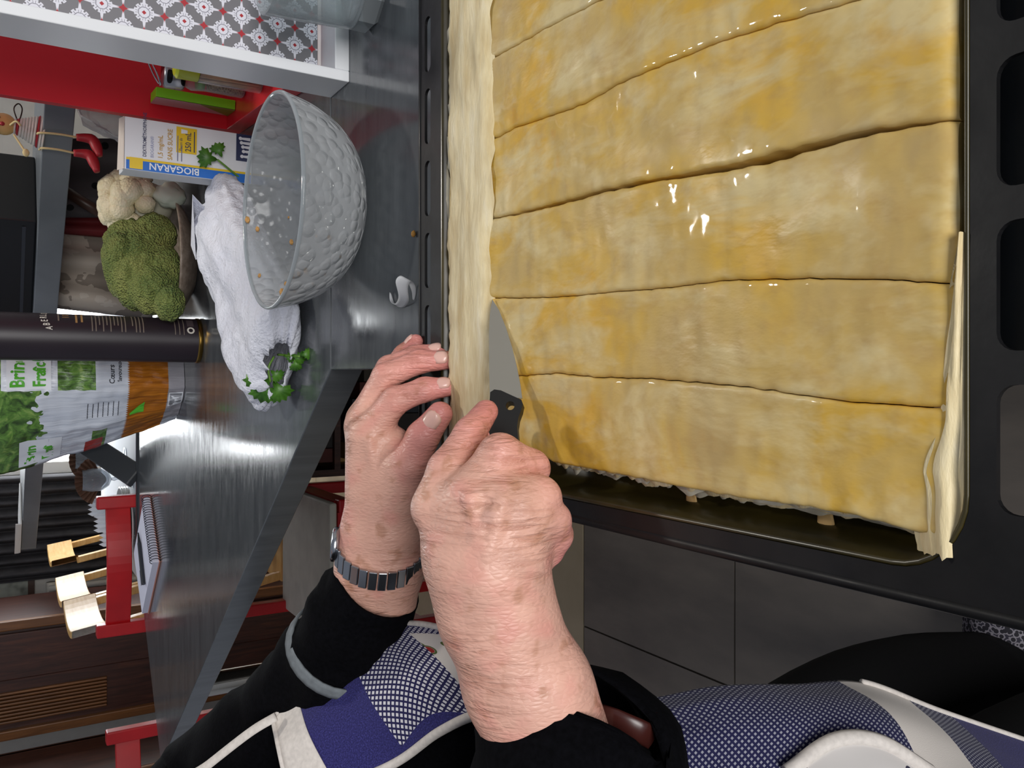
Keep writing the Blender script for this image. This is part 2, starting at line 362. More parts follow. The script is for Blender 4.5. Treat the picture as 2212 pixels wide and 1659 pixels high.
# ================================================================= filo pastry
def wl(pts, z=.932):
    p = np.array([onz(x, y, z)[:2] for x, y in pts]); p = p[np.argsort(p[:, 1])]; return lambda Y: np.interp(Y, p[:, 1], p[:, 0])
def ext(pts, z=.932):
    return wl(pts, z)
left = ext([(1080, 960), (1150, 975), (1190, 1000), (1260, 1012), (1400, 1040), (1500, 1060), (1600, 1078), (1700, 1090), (1850, 1116), (1950, 1146), (2060, 1170)])
cuts = [left,
        ext([(1000, 830), (1060, 815), (1120, 812), (1200, 806), (1280, 815), (1400, 818), (1600, 835), (1700, 850), (1830, 868), (2000, 880), (2100, 884)]),
        ext([(1000, 645), (1035, 643), (1160, 643), (1240, 638), (1350, 628), (1450, 620), (1550, 606), (1650, 602), (1800, 601), (1950, 605), (2090, 615)]),
        ext([(980, 492), (1030, 482), (1060, 472), (1110, 462), (1200, 440), (1300, 412), (1400, 390), (1490, 375), (1600, 355), (1700, 330), (1800, 300), (1900, 280), (2030, 260), (2100, 250)]),
        ext([(980, 330), (1035, 318), (1105, 275), (1180, 250), (1260, 222), (1330, 180), (1400, 150), (1475, 118), (1560, 85), (1700, 40), (1840, 0), (2000, -50), (2100, -80)]),
        ext([(990, 170), (1049, 133), (1120, 90), (1200, 45), (1280, 5), (1400, -60), (1600, -150), (1850, -240), (2100, -330)]),
        lambda Y: np.full_like(np.asarray(Y, float), .270) + .0 * np.asarray(Y), lambda Y: np.full_like(np.asarray(Y, float), .362)]
pm_ = M('buttered_filo'); v = pm_.coord(scale=(1, 1, 1))
big = pm_.noise(11, 4, .55, v, .6); med = pm_.noise(38, 4, .6, pm_.coord(scale=(1, .42, 1)), .4); fine = pm_.noise(150, 3, .6, pm_.coord(scale=(1, .5, 1)))
c1 = pm_.ramp(big, [(.30, '#BDA064'), (.45, '#CAAA5E'), (.54, '#D2A940'), (.62, '#D7A72E'), (.72, '#D6B864')])
c2 = pm_.mix(pm_.ramp(med, [(.46, (0, 0, 0, 1)), (.66, (.9, .9, .9, 1))]), c1, '#DAC690')
c3 = pm_.mix(pm_.ramp(fine, [(.5, (0, 0, 0, 1)), (.8, (.55, .55, .55, 1))]), c2, '#B8924E')
pm_.set(col=c3, rough=pm_.ramp(pm_.noise(26, 3, .5, v), [(.33, (.34,) * 3 + (1,)), (.5, (.6,) * 3 + (1,))]), spec=.4)
pm_.set(coat=pm_.ramp(pm_.noise(30, 3, .55, v), [(.48, (0, 0, 0, 1)), (.56, (.7, .7, .7, 1))]), coatr=.05)
pm_.bump(med * .7 + fine * .3, .42, .0026)
fo = M('dry_filo'); fv = fo.coord(scale=(.25, 1, 1))
fo.set(col=fo.ramp(fo.noise(90, 4, .6, fv), [(.3, '#CDB582'), (.55, '#E3D2A6'), (.75, '#EFE3C2')]), rough=.55).bump(fo.noise(220, 4, .6, fv), .4, .002)
to = M('torn_filo'); to.set(col=to.ramp(to.noise(60, 4), [(.35, '#BDB6A0'), (.7, '#E2DCC8')]), rough=.6)
filo = thing('filo_pastry', 'large yellow filo pastry sheet sliced into strips inside the oven tray', 'pastry', (.12, .34, .907))
ny, nt = 130, 30
strips = []
for i in range(len(cuts) - 1):
    yb = .520 if i else .500
    Y = np.linspace(.1575, yb, ny); a, c = cuts[i](Y), cuts[i + 1](Y); T = .5 - .5 * np.cos(np.linspace(0, PI, nt)); rows_ = []
    for j in range(ny):
        wob = .0006 * noise.noise(Vector((Y[j] * 160, i * 3.1, 0))); wob2 = .0006 * noise.noise(Vector((Y[j] * 160, (i + 1) * 3.1, 0)))
        gl = .0002; gr = .0002
        opn = max(0, math.sin(PI * min(1, max(0, (Y[j] - .162) / .14)))) * .0014 + max(0, math.sin(PI * min(1, max(0, (Y[j] - .25) / .22)))) * .0006 + .0006 * max(0, noise.noise(Vector((Y[j] * 45, 9, 0))))
        if i == 3: gl += opn
        if i == 2: gr += opn
        xl, xr = a[j] + gl + wob, c[j] - gr + wob2; r = []
        for k in range(nt):
            t = T[k]; x = lerp(xl, xr, t); e = abs(2 * t - 1); w = xr - xl
            ed = min(t, 1 - t) * w
            z = .9312 - .0014 * math.exp(-ed / .0006)
            z += .0008 * fbm((x, Y[j] * .6, .7), 34, 3) + .0005 * fbm((x * .35, Y[j] * 1.0, 1), 120, 2)
            z += .0018 * math.exp(-((Y[j] - .48) / .02) ** 2)
            if Y[j] < .163: z -= .003 * ((.163 - Y[j]) / .0055) ** 2
            r.append((x, Y[j], z))
        r = [(r[0][0] + .0003, Y[j], .909)] + r + [(r[-1][0] - .0003, Y[j], .909)]
        rows_.append(r)
    G = np.array(rows_); front = G[:1].copy(); front[..., 2] = .909; front[..., 1] += .001
    obj('pastry_strip', B().grid(np.concatenate([front, G])), pm_.m, filo, auto=.75)
# pale folded edge along the back
X = np.linspace(-.045, .362, 200); prof = [(.462, .9325), (.468, .9355), (.474, .9368), (.482, .936), (.490, .9372), (.498, .9368), (.506, .9352), (.514, .9368), (.521, .934), (.526, .929), (.527, .918), (.525, .908)]
rows_ = []
for x in X:
    rag = .004 * noise.noise(Vector((x * 50, 3, 1))) + .003 * noise.noise(Vector((x * 160, 7, 1))); r = []
    lo = -.008 if x > .0 else -.03 * (-x / .045)
    for k, (y, z) in enumerate(prof):
        f = k / len(prof)
        r.append((x, y - .0035 + (1 - f) * (.006 * noise.noise(Vector((x * 28, 11, 1))) + .003 * noise.noise(Vector((x * 90, 12, 1)))) + rag * f + (lo if k < 3 and x < 0 else 0), z - .0008 + .0026 * noise.noise(Vector((x * 26, y * 380, 2))) + .0008 * noise.noise(Vector((x * 60, y * 700, 5)))))
    rows_.append(r)
obj('folded_edge', B().grid(np.array(rows_)), fo.m, filo, smooth=True, label='pale dry folded edge of the pastry')
# gathered pale edge at the front left
rows_ = []
for q, x in enumerate(np.linspace(-.058, .05, 110)):
    w = np.interp(x, [-.058, -.03, -.012, .02, .05], [.0185, .020, .013, .0075, .002]); r = []
    for k in range(14):
        f = k / 13; y = .1545 + w * f * (1 + .25 * noise.noise(Vector((x * 55, 2, 1)))); base = .9285 + .0032 * math.sin(PI * min(1, f * 1.15))
        z = base + .0026 * noise.noise(Vector((x * 14, f * 6.5, 3))) + .001 * noise.noise(Vector((x * 40, f * 14, 8)))
        r.append((x + .004 * noise.noise(Vector((f * 9, 1, 4))) * (1 if q < 6 else .2), y, z))
    r.append((x, .1545 + w + .0006, .9265)); rows_.append(r)
obj('folded_edge', B().grid(np.array(rows_)), fo.m, filo, smooth=True, label='gathered pale edge at the front corner of the pastry')
# ragged sheet layers along the left side
for L in range(4):
    rows_ = []
    for Y in np.linspace(.175, .47, 160):
        x = float(left(Y)); rag = .0045 * noise.noise(Vector((Y * 60, L * 5, 0))) + .003 * noise.noise(Vector((Y * 190, L * 5, 2)))
        ou = x - .0008 - .0012 * L + rag * (1 if Y > .26 else .4)
        rows_.append([(ou, Y, .9255 - .0035 * L + .0004 * noise.noise(Vector((Y * 90, L, 3)))), (x + .004, Y, .9268 - .0035 * L), (x + .012, Y, .9262 - .0035 * L)])
    obj('sheet_layer', B().grid(np.array(rows_)), to.m if L % 2 else fo.m, filo, smooth=True, solid=.0004)
# torn flaps against the back wall of the tray
for (px_, py_, rx, ry) in [(990, 112, .009, .012), (985, 240, .011, .018), (976, 345, .006, .02), (972, 430, .006, .02), (968, 520, .005, .03), (978, 60, .006, .012), (990, 880, .006, .012), (985, 700, .006, .02), (1003, 838, .005, .006)]:
    c = onz(px_, py_, .925); n_ = 11; pts = []
    for k in range(n_):
        a = 2 * PI * k / n_; rr = 1 + .35 * random.uniform(-1, 1)
        pts.append((c[0] + ry * rr * math.cos(a), c[1] + rx * rr * math.sin(a), .9255 + .0025 * random.uniform(-1, 1)))
    fs = [(k, (k + 1) % n_, n_) for k in range(n_)]; pts.append((c[0], c[1], .928))
    obj('torn_flap', B().add(pts, fs), to.m, filo, smooth=True, solid=.0004)
# crumbs and scraps in the tray
for k, (px_, py_, s_) in enumerate([(1790, 1128, .0065), (1500, 1085, .006), (1730, 1140, .0015)]):
    c = onz(px_, py_, .909)
    obj('filo_crumb', B().ico(c + V(0, 0, .002), s_, 2, (1, .6, .12), disp=lambda q: 1 + .7 * noise.noise(Vector(q) * 2.5)), flat('#C9A468', .6, var=.2), None, True, label=['golden brown crumb lying beside the front corner of the pastry', 'pale curled flake lying beside the long pastry edge', 'tiny crumb on the tray bottom near the golden crumb'][k], cat='crumb', group='crumbs on the tray')
# ================================================================= the person: arms and hands as implicit surfaces
def smin(a, b, k):
    h = np.clip(.5 + .5 * (b - a) / k, 0, 1); return b + (a - b) * h - k * h * (1 - h)
def rcone(P, a, b, ra, rb):                            # tapered capsule
    ba = b - a; pa = P - a; h = np.clip((pa @ ba) / np.dot(ba, ba), 0, 1)
    d = pa - h[:, None] * ba; return np.sqrt(np.einsum('ij,ij->i', d, d)) - (ra + (rb - ra) * h)
def field(P, spec):
    pal = None
    for (a, b, ra, rb) in spec['palm']:
        d = rcone(P, a, b, ra, rb); pal = d if pal is None else smin(pal, d, spec.get('kp', .012))
    for (a, b, ra, rb) in spec.get('cords', []):
        pal = smin(pal, rcone(P, a, b, ra, rb), .0028)
    out = pal; fid = np.zeros(len(P)); best = pal.copy()
    for fi, ch in enumerate(spec['fingers']):
        d = None
        for (a, b, ra, rb) in ch:
            e = rcone(P, a, b, ra, rb); d = e if d is None else smin(d, e, .0035)
        fid = np.where(d < best, fi + 1, fid); best = np.minimum(best, d)
        out = smin(out, smin(pal, d, .007), .0012)
    return out, fid
def nets(spec, h):
    pts = np.array([q for s_ in [spec['palm']] + spec['fingers'] for c_ in s_ for q in c_[:2]]); lo = pts.min(0) - .045; hi = pts.max(0) + .045
    n = np.ceil((hi - lo) / h).astype(int) + 1
    ax = [lo[i] + h * np.arange(n[i]) for i in range(3)]
    P = np.stack(np.meshgrid(*ax, indexing='ij'), -1).reshape(-1, 3); F_ = np.empty(len(P))
    # coarse reject: distance to any bone
    near = np.full(len(P), 1e9)
    for s_ in [spec['palm']] + spec['fingers']:
        for (a, b, ra, rb) in s_: near = np.minimum(near, rcone(P, a, b, ra, rb))
    F_[:] = near; msk = np.abs(near) < .016; F_[msk] = field(P[msk], spec)[0]; F_ = F_.reshape(n)
    # surface nets
    ins = F_ < 0; nx, ny_, nz = n
    c = [F_[i:nx - 1 + i, j:ny_ - 1 + j, k:nz - 1 + k] for i in (0, 1) for j in (0, 1) for k in (0, 1)]
    cin = sum((q < 0).astype(np.int8) for q in c); act = (cin > 0) & (cin < 8)
    idx = -np.ones(act.shape, np.int64); ii = np.argwhere(act); idx[act] = np.arange(len(ii))
    corners = np.array([(i, j, k) for i in (0, 1) for j in (0, 1) for k in (0, 1)]); val = np.stack([q[act] for q in c], 1)
    acc = np.zeros((len(ii), 3)); cnt = np.zeros(len(ii))
    for a in range(8):
        for b_ in range(a + 1, 8):
            if np.abs(corners[a] - corners[b_]).sum() != 1: continue
            va, vb = val[:, a], val[:, b_]; cr_ = (va < 0) != (vb < 0); t = np.where(cr_, va / np.where(cr_, va - vb, 1), 0)
            acc += np.where(cr_[:, None], corners[a] + t[:, None] * (corners[b_] - corners[a]), 0); cnt += cr_
    vs = lo + h * (ii + acc / cnt[:, None]); fs = []
    for axis in range(3):
        o1, o2 = (axis + 1) % 3, (axis + 2) % 3
        A = np.moveaxis(ins, (axis, o1, o2), (0, 1, 2)); I = np.moveaxis(idx, (axis, o1, o2), (0, 1, 2))
        e = A[:-1, 1:-1, 1:-1] != A[1:, 1:-1, 1:-1]; q = np.argwhere(e); s0 = A[:-1, 1:-1, 1:-1][e]
        a_, b_, c_ = q[:, 0], q[:, 1], q[:, 2]
        quad = np.stack([I[a_, b_, c_], I[a_, b_ + 1, c_], I[a_, b_ + 1, c_ + 1], I[a_, b_, c_ + 1]], 1)
        quad[~s0] = quad[~s0][:, ::-1]; fs.append(quad)
    fs = np.concatenate(fs); return vs, fs
def relax(vs, fs, it=2):
    for _ in range(it):
        acc = np.zeros_like(vs); cnt = np.zeros(len(vs))
        for a in range(4):
            for b_ in (1, 3): np.add.at(acc, fs[:, a], vs[fs[:, (a + b_) % 4]]); np.add.at(cnt, fs[:, a], 1)
        vs = vs * .5 + acc / np.maximum(cnt, 1)[:, None] * .5
    return vs
def chain(js, rs): js = [atd(*j) for j in js]; return [(js[i], js[i + 1], rs[i], rs[i + 1]) for i in range(len(js) - 1)]
def link(a, b, ra, rb): return (atd(*a), atd(*b), ra, rb)

# ---- right hand and forearm (near), gripping the knife
RW = (1052, 1225, .428)
right = dict(kp=.014, palm=[
    link((1030, 1215, .430), (960, 1105, .434), .021, .0145), link((1046, 1215, .427), (1022, 1085, .424), .022, .0155),
    link((1062, 1215, .427), (1088, 1090, .421), .022, .0155), link((1078, 1215, .430), (1138, 1112, .424), .021, .0135),
    link((1000, 1180, .446), (1100, 1150, .444), .017, .017),
    link((1022, 1215, .432), (1050, 1330, .434), .0215, .0215), link((1080, 1215, .432), (1100, 1330, .434), .0205, .0215),
    link((1050, 1330, .434), (1110, 1480, .440), .0215, .0235), link((1100, 1330, .434), (1170, 1480, .440), .0215, .0235),
    link((1110, 1480, .440), (1165, 1620, .446), .0235, .025), link((1170, 1480, .440), (1230, 1620, .446), .0235, .025)],
    cords=[link((1025, 1205, .4075), (955, 1098, .4205), .0030, .0034), link((1046, 1195, .4035), (1016, 1078, .4075), .0030, .0036),
           link((1058, 1195, .4035), (1084, 1085, .4045), .0030, .0036), link((1072, 1200, .4065), (1132, 1105, .4095), .0026, .004),
           link((1000, 1150, .4125), (1030, 1250, .4085), .0024, .003), link((1030, 1250, .4085), (1005, 1340, .4125), .003, .0022),
           link((962, 1140, .4205), (990, 1250, .4115), .0024, .003), link((1060, 1110, .4035), (1010, 1180, .4080), .0022, .0028)],
    fingers=[chain([(938, 1094, .432), (966, 1014, .437), (1016, 936, .452), (1050, 889, .468)], [.0118, .0100, .0086, .0070]),
             chain([(1020, 1070, .422), (1080, 984, .428), (1146, 1012, .442), (1120, 1040, .462)], [.0128, .0112, .0100, .0085]),
             chain([(1092, 1085, .418), (1164, 1076, .424), (1172, 1110, .446), (1120, 1105, .460)], [.0125, .0112, .0098, .0085]),
             chain([(1140, 1112, .420), (1193, 1124, .427), (1203, 1156, .438), (1190, 1194, .444)], [.0108, .0094, .0082, .0070]),
             chain([(985, 1150, .448), (1000, 1060, .466), (1032, 985, .480), (1064, 930, .490)], [.013, .0118, .0100, .0080])])
# ---- left hand and wrist (far), steadying the tray edge
left_ = dict(kp=.012, palm=[
    link((810, 1150, .603), (797, 945, .588), .019, .0135), link((822, 1150, .605), (790, 925, .603), .019, .0135),
    link((830, 1150, .610), (790, 912, .618), .018, .0125), link((836, 1150, .615), (795, 905, .630), .017, .011),
    link((850, 1120, .598), (872, 1010, .580), .019, .0145), link((820, 1060, .600), (850, 960, .592), .015, .012),
    link((800, 1150, .606), (790, 1225, .610), .0195, .0195), link((855, 1150, .606), (850, 1225, .610), .0195, .0195),
    link((790, 1225, .610), (782, 1300, .618), .0195, .0195), link((850, 1225, .610), (842, 1300, .618), .0195, .0195)],
    cords=[link((815, 1130, .585), (798, 950, .5745), .002, .003), link((815, 1130, .587), (787, 930, .589), .002, .003), link((845, 1110, .5795), (870, 1010, .566), .002, .003)],
    fingers=[chain([(797, 938, .588), (853, 866, .578), (918, 841, .578), (968, 836, .579)], [.0130, .0096, .0084, .0068]),
             chain([(786, 918, .603), (833, 813, .594), (905, 781, .592), (968, 778, .590)], [.0128, .0096, .0084, .0068]),
             chain([(786, 905, .618), (840, 795, .610), (900, 768, .606), (955, 760, .602)], [.0120, .0090, .0078, .0064]),
             chain([(792, 900, .630), (838, 805, .630), (872, 765, .628), (898, 737, .624)], [.0105, .0082, .0072, .0058]),
             chain([(855, 1090, .594), (886, 1002, .575), (913, 944, .570), (951, 894, .567)], [.0165, .0128, .0112, .0088])])
arms = []
for spec, hh in ((right, .0017), (left_, .0019)):
    vs, fs = nets(spec, hh); vs = relax(vs, fs, 2); fid = field(vs, spec)[1]
    arms.append((vs, fs, fid, spec))
# torso core joined to both arms (inside the clothes)
core = B()
def softube(path, rad, n=16): core.tube(cr(path, 24), np.interp(np.linspace(0, 1, 24), np.linspace(0, 1, len(rad)), rad), n)
RS, LS = V(-.45, .38, 1.18), V(-.455, .68, 1.17)
softube([atd(1195, 1590, .445), atd(1300, 1790, .465), V(-.46, .27, .99), V(-.45, .33, 1.12), RS], [.028, .034, .036, .036, .03])
softube([atd(805, 1300, .622), atd(655, 1500, .70), atd(560, 1620, .735), LS], [.024, .026, .026, .026])
softube([RS, V(-.46, .53, 1.2), LS], [.03, .04, .03])
softube([V(-.45, .53, .75), V(-.45, .53, 1.0), V(-.46, .53, 1.2)], [.08, .08, .06], 20)
softube([V(-.46, .53, 1.15), V(-.44, .53, 1.26), V(-.41, .53, 1.36)], [.055, .05, .05])
def skull(q):
    x, y, z = q; f = max(0, x)
    return 1 + .10 * f * math.exp(-((z + .05) / .16) ** 2 - (y / .16) ** 2) * 2.2 - .10 * f * math.exp(-((z - .15) / .12) ** 2) - .06 * abs(y) * (1 if z < -.3 else 0) + .05 * f * math.exp(-((z + .75) / .2) ** 2)
Rh = np.array([[math.cos(.5), 0, math.sin(.5)], [0, 1, 0], [-math.sin(.5), 0, math.cos(.5)]]); HC = V(-.375, .53, 1.44)
core.ico(HC, 1, 4, (.095, .075, .115), Rh, skull)
for sy in (-1, 1): core.ico(HC + Rh @ V(-.005, sy * .074, -.01), 1, 2, (.02, .008, .03), Rh)
cv = np.concatenate(core.v); cf = core.f
allv, allf, vc = [], [], []; k0 = 0
rngc = lambda p, s, o=2: np.array([noise.fractal(Vector(q) * s, 1.0, 2.0, o) for q in p])
for vs, fs, fid, spec in arms:
    base = np.array(C('#DDAB98')[:3]); pink = np.array(C('#DE9488')[:3]); tip = np.array(C('#D08680')[:3])
    col = np.repeat(base[None], len(vs), 0)
    # fingers redder, tips reddest
    for fi, ch in enumerate(spec['fingers']):
        a = ch[0][0]; L = sum(np.linalg.norm(q[1] - q[0]) for q in ch); sel = fid == fi + 1
        if not sel.any(): continue
        t = np.clip((np.linalg.norm(vs[sel] - a, axis=1) / L - .2) * 1.35, 0, 1)[:, None]
        col[sel] = base * (1 - t) + tip * t
    col = relax(col, fs, 14)
    n1 = rngc(vs, 38)[:, None]; col = col * (1 + .15 * n1); n2 = np.clip(rngc(vs + 3, 60) * 1.6, 0, 1)[:, None] * .5; col = col * (1 - n2) + pink * n2
    n3 = np.clip((rngc(vs + 7, 95, 3) - .34) * 2.6, 0, 1)[:, None] * .5; col = col * (1 - n3) + np.array(C('#A5704E')[:3]) * n3
    for cds in spec.get('cords', [])[4:]:
        d = rcone(vs, *cds); w = np.clip(1 - d / .0025, 0, 1)[:, None] * .35; col = col * (1 - w) + np.array(C('#A08482')[:3]) * w
    allv.append(vs); allf += [tuple(int(i) + k0 for i in f) for f in fs]; vc.append(col); k0 += len(vs)
allv.append(cv); allf += [tuple(i + k0 for i in f) for f in cf]; vc.append(np.repeat(np.array(C('#D3A48C')[:3])[None], len(cv), 0))
sk = M('aged_skin'); sc = sk.attr('Col'); sv = sk.coord(scale=(1, 1, 1))
fax = atd(1180, 1560, .44) - atd(1050, 1225, .43)
wr = sk.noise(1, 4, .6, sk.coord(scale=(300, 42, 42)), .6); wr2 = sk.voro(420, sk.coord(scale=(1, .45, .45)), 'DISTANCE_TO_EDGE')
crease = sk.ramp(wr, [(.30, (0, 0, 0, 1)), (.52, (1, 1, 1, 1))]); patch = sk.ramp(sk.noise(22, 2), [(.38, (0, 0, 0, 1)), (.6, (1, 1, 1, 1))])
cc = sk.mix((1 - S(sk.nt, crease.k)) * S(sk.nt, patch.k) * .5, sc, '#A8654E')
sk.set(col=cc, rough=.42, spec=.45, sss=.03); sk.b.inputs['Subsurface Radius'].default_value = (.006, .0025, .0015)
sk.bump(S(sk.nt, crease.k) * S(sk.nt, patch.k) * .75 + wr2 * .5, .55, .0022)
person = thing('person', 'cook in black jumper and blue checked apron reaching over the pastry with a knife', 'person', (-.36, .52, 0))
body = obj('body', (np.concatenate(allv), allf), sk.m, person, smooth=True, vcol=np.concatenate(vc), label='bare wrinkled forearms and hands')

hairm = flat('#8E8A86', .7, var=.2, vs=120, bump=.5, bs=300)
obj('hair', B().ico(HC + Rh @ V(-.018, 0, .018), 1, 4, (.098, .083, .112), Rh, lambda q: (1 + .06 * noise.noise(Vector(q) * 4)) * (.80 if q[0] > .45 and q[2] < .55 else 1)), hairm, person, smooth=True, label='short grey hair')
for sy in (-1, 1): obj('eye', B().ico(HC + Rh @ V(.079, sy * .03, .012), .0115, 2), flat('#E4E0DA', .2), body, smooth=True)
obj('lips', B().ico(HC + Rh @ V(.079, 0, -.062), 1, 2, (.008, .022, .007), Rh), flat('#B0625A', .5), body, smooth=True)
# fingernails
nm = flat('#DDB2A6', .25, spec=.55)
def nail(px_, nrmv, axis, L, W, lab=None):
    c = np.array(px_); n_ = nrm(nrmv); a = nrm(np.array(axis) - n_ * np.dot(axis, n_)); w = np.cross(n_, a); G = []
    for i in range(9):
        u = -1 + 2 * i / 8; row = []
        for j in range(7):
            s_ = -1 + 2 * j / 6; hw = W * math.sqrt(max(.05, 1 - max(0, abs(u) - .35) ** 2 / .5)); row.append(c + a * L * u + w * hw * s_ - n_ * (W * .42 * s_ * s_ + .0006 * u * u))
        G.append(row)
    return obj('fingernail', B().grid(np.array(G)), nm, body, smooth=True, solid=.0005, label=lab)
def tocam(p): return nrm(CAM - p)
def fnail(ch, up, L, W, k=.55, lift=.9):
    a, b_, ra, rb = ch[-1]; ax = nrm(b_ - a); c = lerp(a, b_, k); r = lerp(ra, rb, k); n_ = nrm(np.array(up) - ax * np.dot(up, ax)); return nail(c + n_ * r * 1.03, n_, ax, L, W)
Lf = left_['fingers']
fnail(Lf[4], tocam(Lf[4][-1][1]) + V(.15, 0, .35), .0068, .0060, .72)
fnail(Lf[0], V(.05, -.2, 1.0) + V(0, .5, .0), .0050, .0046, .8)
fnail(Lf[1], V(.1, .35, 1.0), .0052, .0048, .8)
fnail(Lf[2], V(.25, .45, 1.0), .0050, .0044, .8)
fnail(Lf[3], V(.4, .3, .8), .0044, .0038, .8)

# ================================================================= clothes
kn = M('black_jumper_knit'); kn.set(col=kn.ramp(kn.noise(300, 3), [(.3, '#030305'), (.7, '#08080C')]), rough=.95, spec=.08).bump(kn.noise(500, 2), .35, .001)
def sleeve(path, rad, n=28, m=60, fold=.006, seed=0, name='sleeve', mat_=None):
    P = cr(path, m); rr = np.interp(np.linspace(0, 1, m), np.linspace(0, 1, len(rad)), rad); b = B().tube(P, rr, n, caps=False); v = b.v[0].reshape(m, n, 3)
    for i in range(m):
        for j in range(n):
            d = v[i, j] - P[i]; v[i, j] = P[i] + d * (1 + fold * min(1, i / 7) / rr[i] * (noise.noise(Vector((i * .22, math.cos(j * 2 * PI / n) * 1.2, math.sin(j * 2 * PI / n) * 1.2 + seed))) + .5 * noise.noise(Vector((i * .6, math.cos(j * 2 * PI / n) * 2, seed + 9)))))
    b.v[0] = v.reshape(-1, 3); return obj(name, b, mat_ or kn.m, person, smooth=True, solid=.003)
sleeve([atd(1222, 1612, .452), atd(1222, 1672, .446), atd(1290, 1800, .46), V(-.46, .27, .99), V(-.45, .33, 1.12), V(-.45, .41, 1.19), V(-.45, .50, 1.2)], [.0460, .0545, .060, .064, .07, .075, .07], seed=1)
sleeve([atd(818, 1262, .614), atd(778, 1322, .626), atd(732, 1402, .65), atd(655, 1500, .69), atd(570, 1600, .72), atd(450, 1720, .76), V(-.46, .70, 1.16), V(-.45, .60, 1.2)], [.0335, .0375, .0390, .043, .05, .058, .07, .07], seed=4)
gm = flat('#6E7478', .85, var=.15, vs=200)
cuffp = [atd(742, 1388, .645), atd(732, 1404, .650)]
ring = B().tube(cr(cuffp, 4), [.0415, .0422, .0428, .043], 28, caps=False); obj('sleeve_band', ring, gm, person, smooth=True, solid=.002, label='grey band on the left sleeve')
tor = []
for z, cx, rx, ry in [(.70, -.42, .12, .15), (.85, -.42, .125, .155), (.98, -.42, .12, .15), (1.1, -.43, .115, .16), (1.2, -.44, .10, .15), (1.265, -.445, .065, .09), (1.29, -.445, .056, .056)]:
    tor.append([(cx + rx * math.cos(a) + .006 * noise.noise(Vector((math.cos(a) * 2, math.sin(a) * 2, z * 12))), .53 + ry * math.sin(a), z) for a in np.arange(36) * 2 * PI / 36])
obj('jumper', B().grid(np.array(tor), cv=True), kn.m, person, smooth=True, solid=.003, sub=1)
tk = flat('#08080A', .85, spec=.25, bump=.3, bs=400)
for y, s_ in ((.425, 0), (.62, 1)):
    P = cr([(-.53, y, .82), (-.485, y, .62), (-.405, y - .005, .42), (-.39, y, .25), (-.41, y, .06)], 20)
    obj('trouser_leg', B().tube(P, np.interp(np.linspace(0, 1, 20), [0, .3, .55, 1], [.10, .088, .078, .072]), 24), tk, person, smooth=True)
sl = M('patterned_slipper'); sl.set(col=sl.ramp(sl.voro(160), [(.3, '#2B2A33'), (.5, '#9A96A0'), (.7, '#3A3846')], 'CONSTANT'), rough=.8)
for y in (.425, .62):
    obj('slipper', B().ico((-.34, y, .035), 1, 3, (.12, .048, .034)), sl.m, person, smooth=True, label='dark floral slipper')

# apron
rowsA = [
 [(590, 1552, .646), (605, 1625, .622), (630, 1740, .60)],
 [(700, 1432, .645), (745, 1540, .606), (840, 1655, .587)],
 [(800, 1362, .640), (870, 1450, .588), (950, 1580, .565)],
 [(880, 1346, .612), (960, 1425, .572), (1045, 1541, .553)],
 [(980, 1365, .580), (1080, 1430, .550), (1160, 1545, .538)],
 [(1150, 1440, .556), (1250, 1490, .530), (1280, 1625, .505)],
 [(1330, 1512, .540), (1380, 1565, .508), (1400, 1720, .480)],
 [(1550, 1481, .530), (1600, 1545, .498), (1600, 1740, .470)],
 [(1720, 1477, .538), (1760, 1552, .500), (1760, 1750, .465)],
 [(1860, 1473, .556), (1930, 1560, .512), (1950, 1760, .462)],
 [(2030, 1536, .585), (2080, 1615, .540), (2120, 1770, .472)],
 [(2235, 1606, .610), (2260, 1690, .560), (2300, 1800, .500)]]
gr = []
for r in rowsA:
    q = [atd(*p) for p in r]; gr.append(cr(q, 34))
gr = np.array(gr); GA = np.stack([cr(gr[:, j], 150) for j in range(34)], 1)
for i in range(150):
    for j in range(34):
        GA[i, j] += tocam(GA[i, j]) * .004 * noise.noise(Vector((i * .055, j * .10, 2)))
dl = np.linalg.norm(np.diff(GA, axis=0), axis=2); al = np.concatenate([np.zeros((1, 34)), np.cumsum(dl.mean(1))[:, None].repeat(34, 1)])
dw = np.linalg.norm(np.diff(GA, axis=1), axis=2); aw = np.concatenate([np.zeros((150, 1)), np.cumsum(dw, axis=1)], 1)
uvA = np.stack([al, aw], -1).reshape(-1, 2)
ap = M('apron_print'); uvv = ap.coord('UV'); ux, uy, _ = ap.xyz(uvv)
def diam(sc, k=.30):
    a = (ux * sc + uy * sc * .0).mod(1.0); b_ = (uy * sc).mod(1.0); return (((a - .5).abs() + (b_ - .5).abs()) < k) + (((a - .5).abs() + (b_ - .5).abs()) > (1 - k))
den = ap.ramp(ap.noise(900, 3, .6, uvv), [(.3, '#1E1C48'), (.5, '#2C2A64'), (.75, '#46458C')])
ck = ap.mix(diam(190), '#25234F', '#D8D6DC'); ck_shaded = ap.mix(diam(250, .25), '#222248', '#9A9BA8')
berry = ap.voro(42, uvv); cream = ap.mix(berry < .22, '#DAD3CC', '#A8322E'); cream = ap.mix((berry < .28) * (berry > .225), cream, '#5B6A3A')
TOT = float(al[-1, 0]); L_ = lambda i: float(al[int(150 * i / 11.0001), 0])
inb = lambda lo, hi, s_: (s_ > lo) * (s_ < hi)
col = den
col = ap.mix(inb(L_(1.5), L_(4.6), ux + uy * .1) * inb(.006, .100, uy), col, ck)
col = ap.mix(inb(L_(2.75), L_(3.9), ux - uy * .1) * inb(.018, .075, uy), col, cream)
col = ap.mix(inb(L_(5.4), L_(8.6), ux - uy * .5), col, ck_shaded)
col = ap.mix(inb(L_(5.2), L_(6.3), ux + uy * .9) * (uy < .022), col, '#C9C4C2')
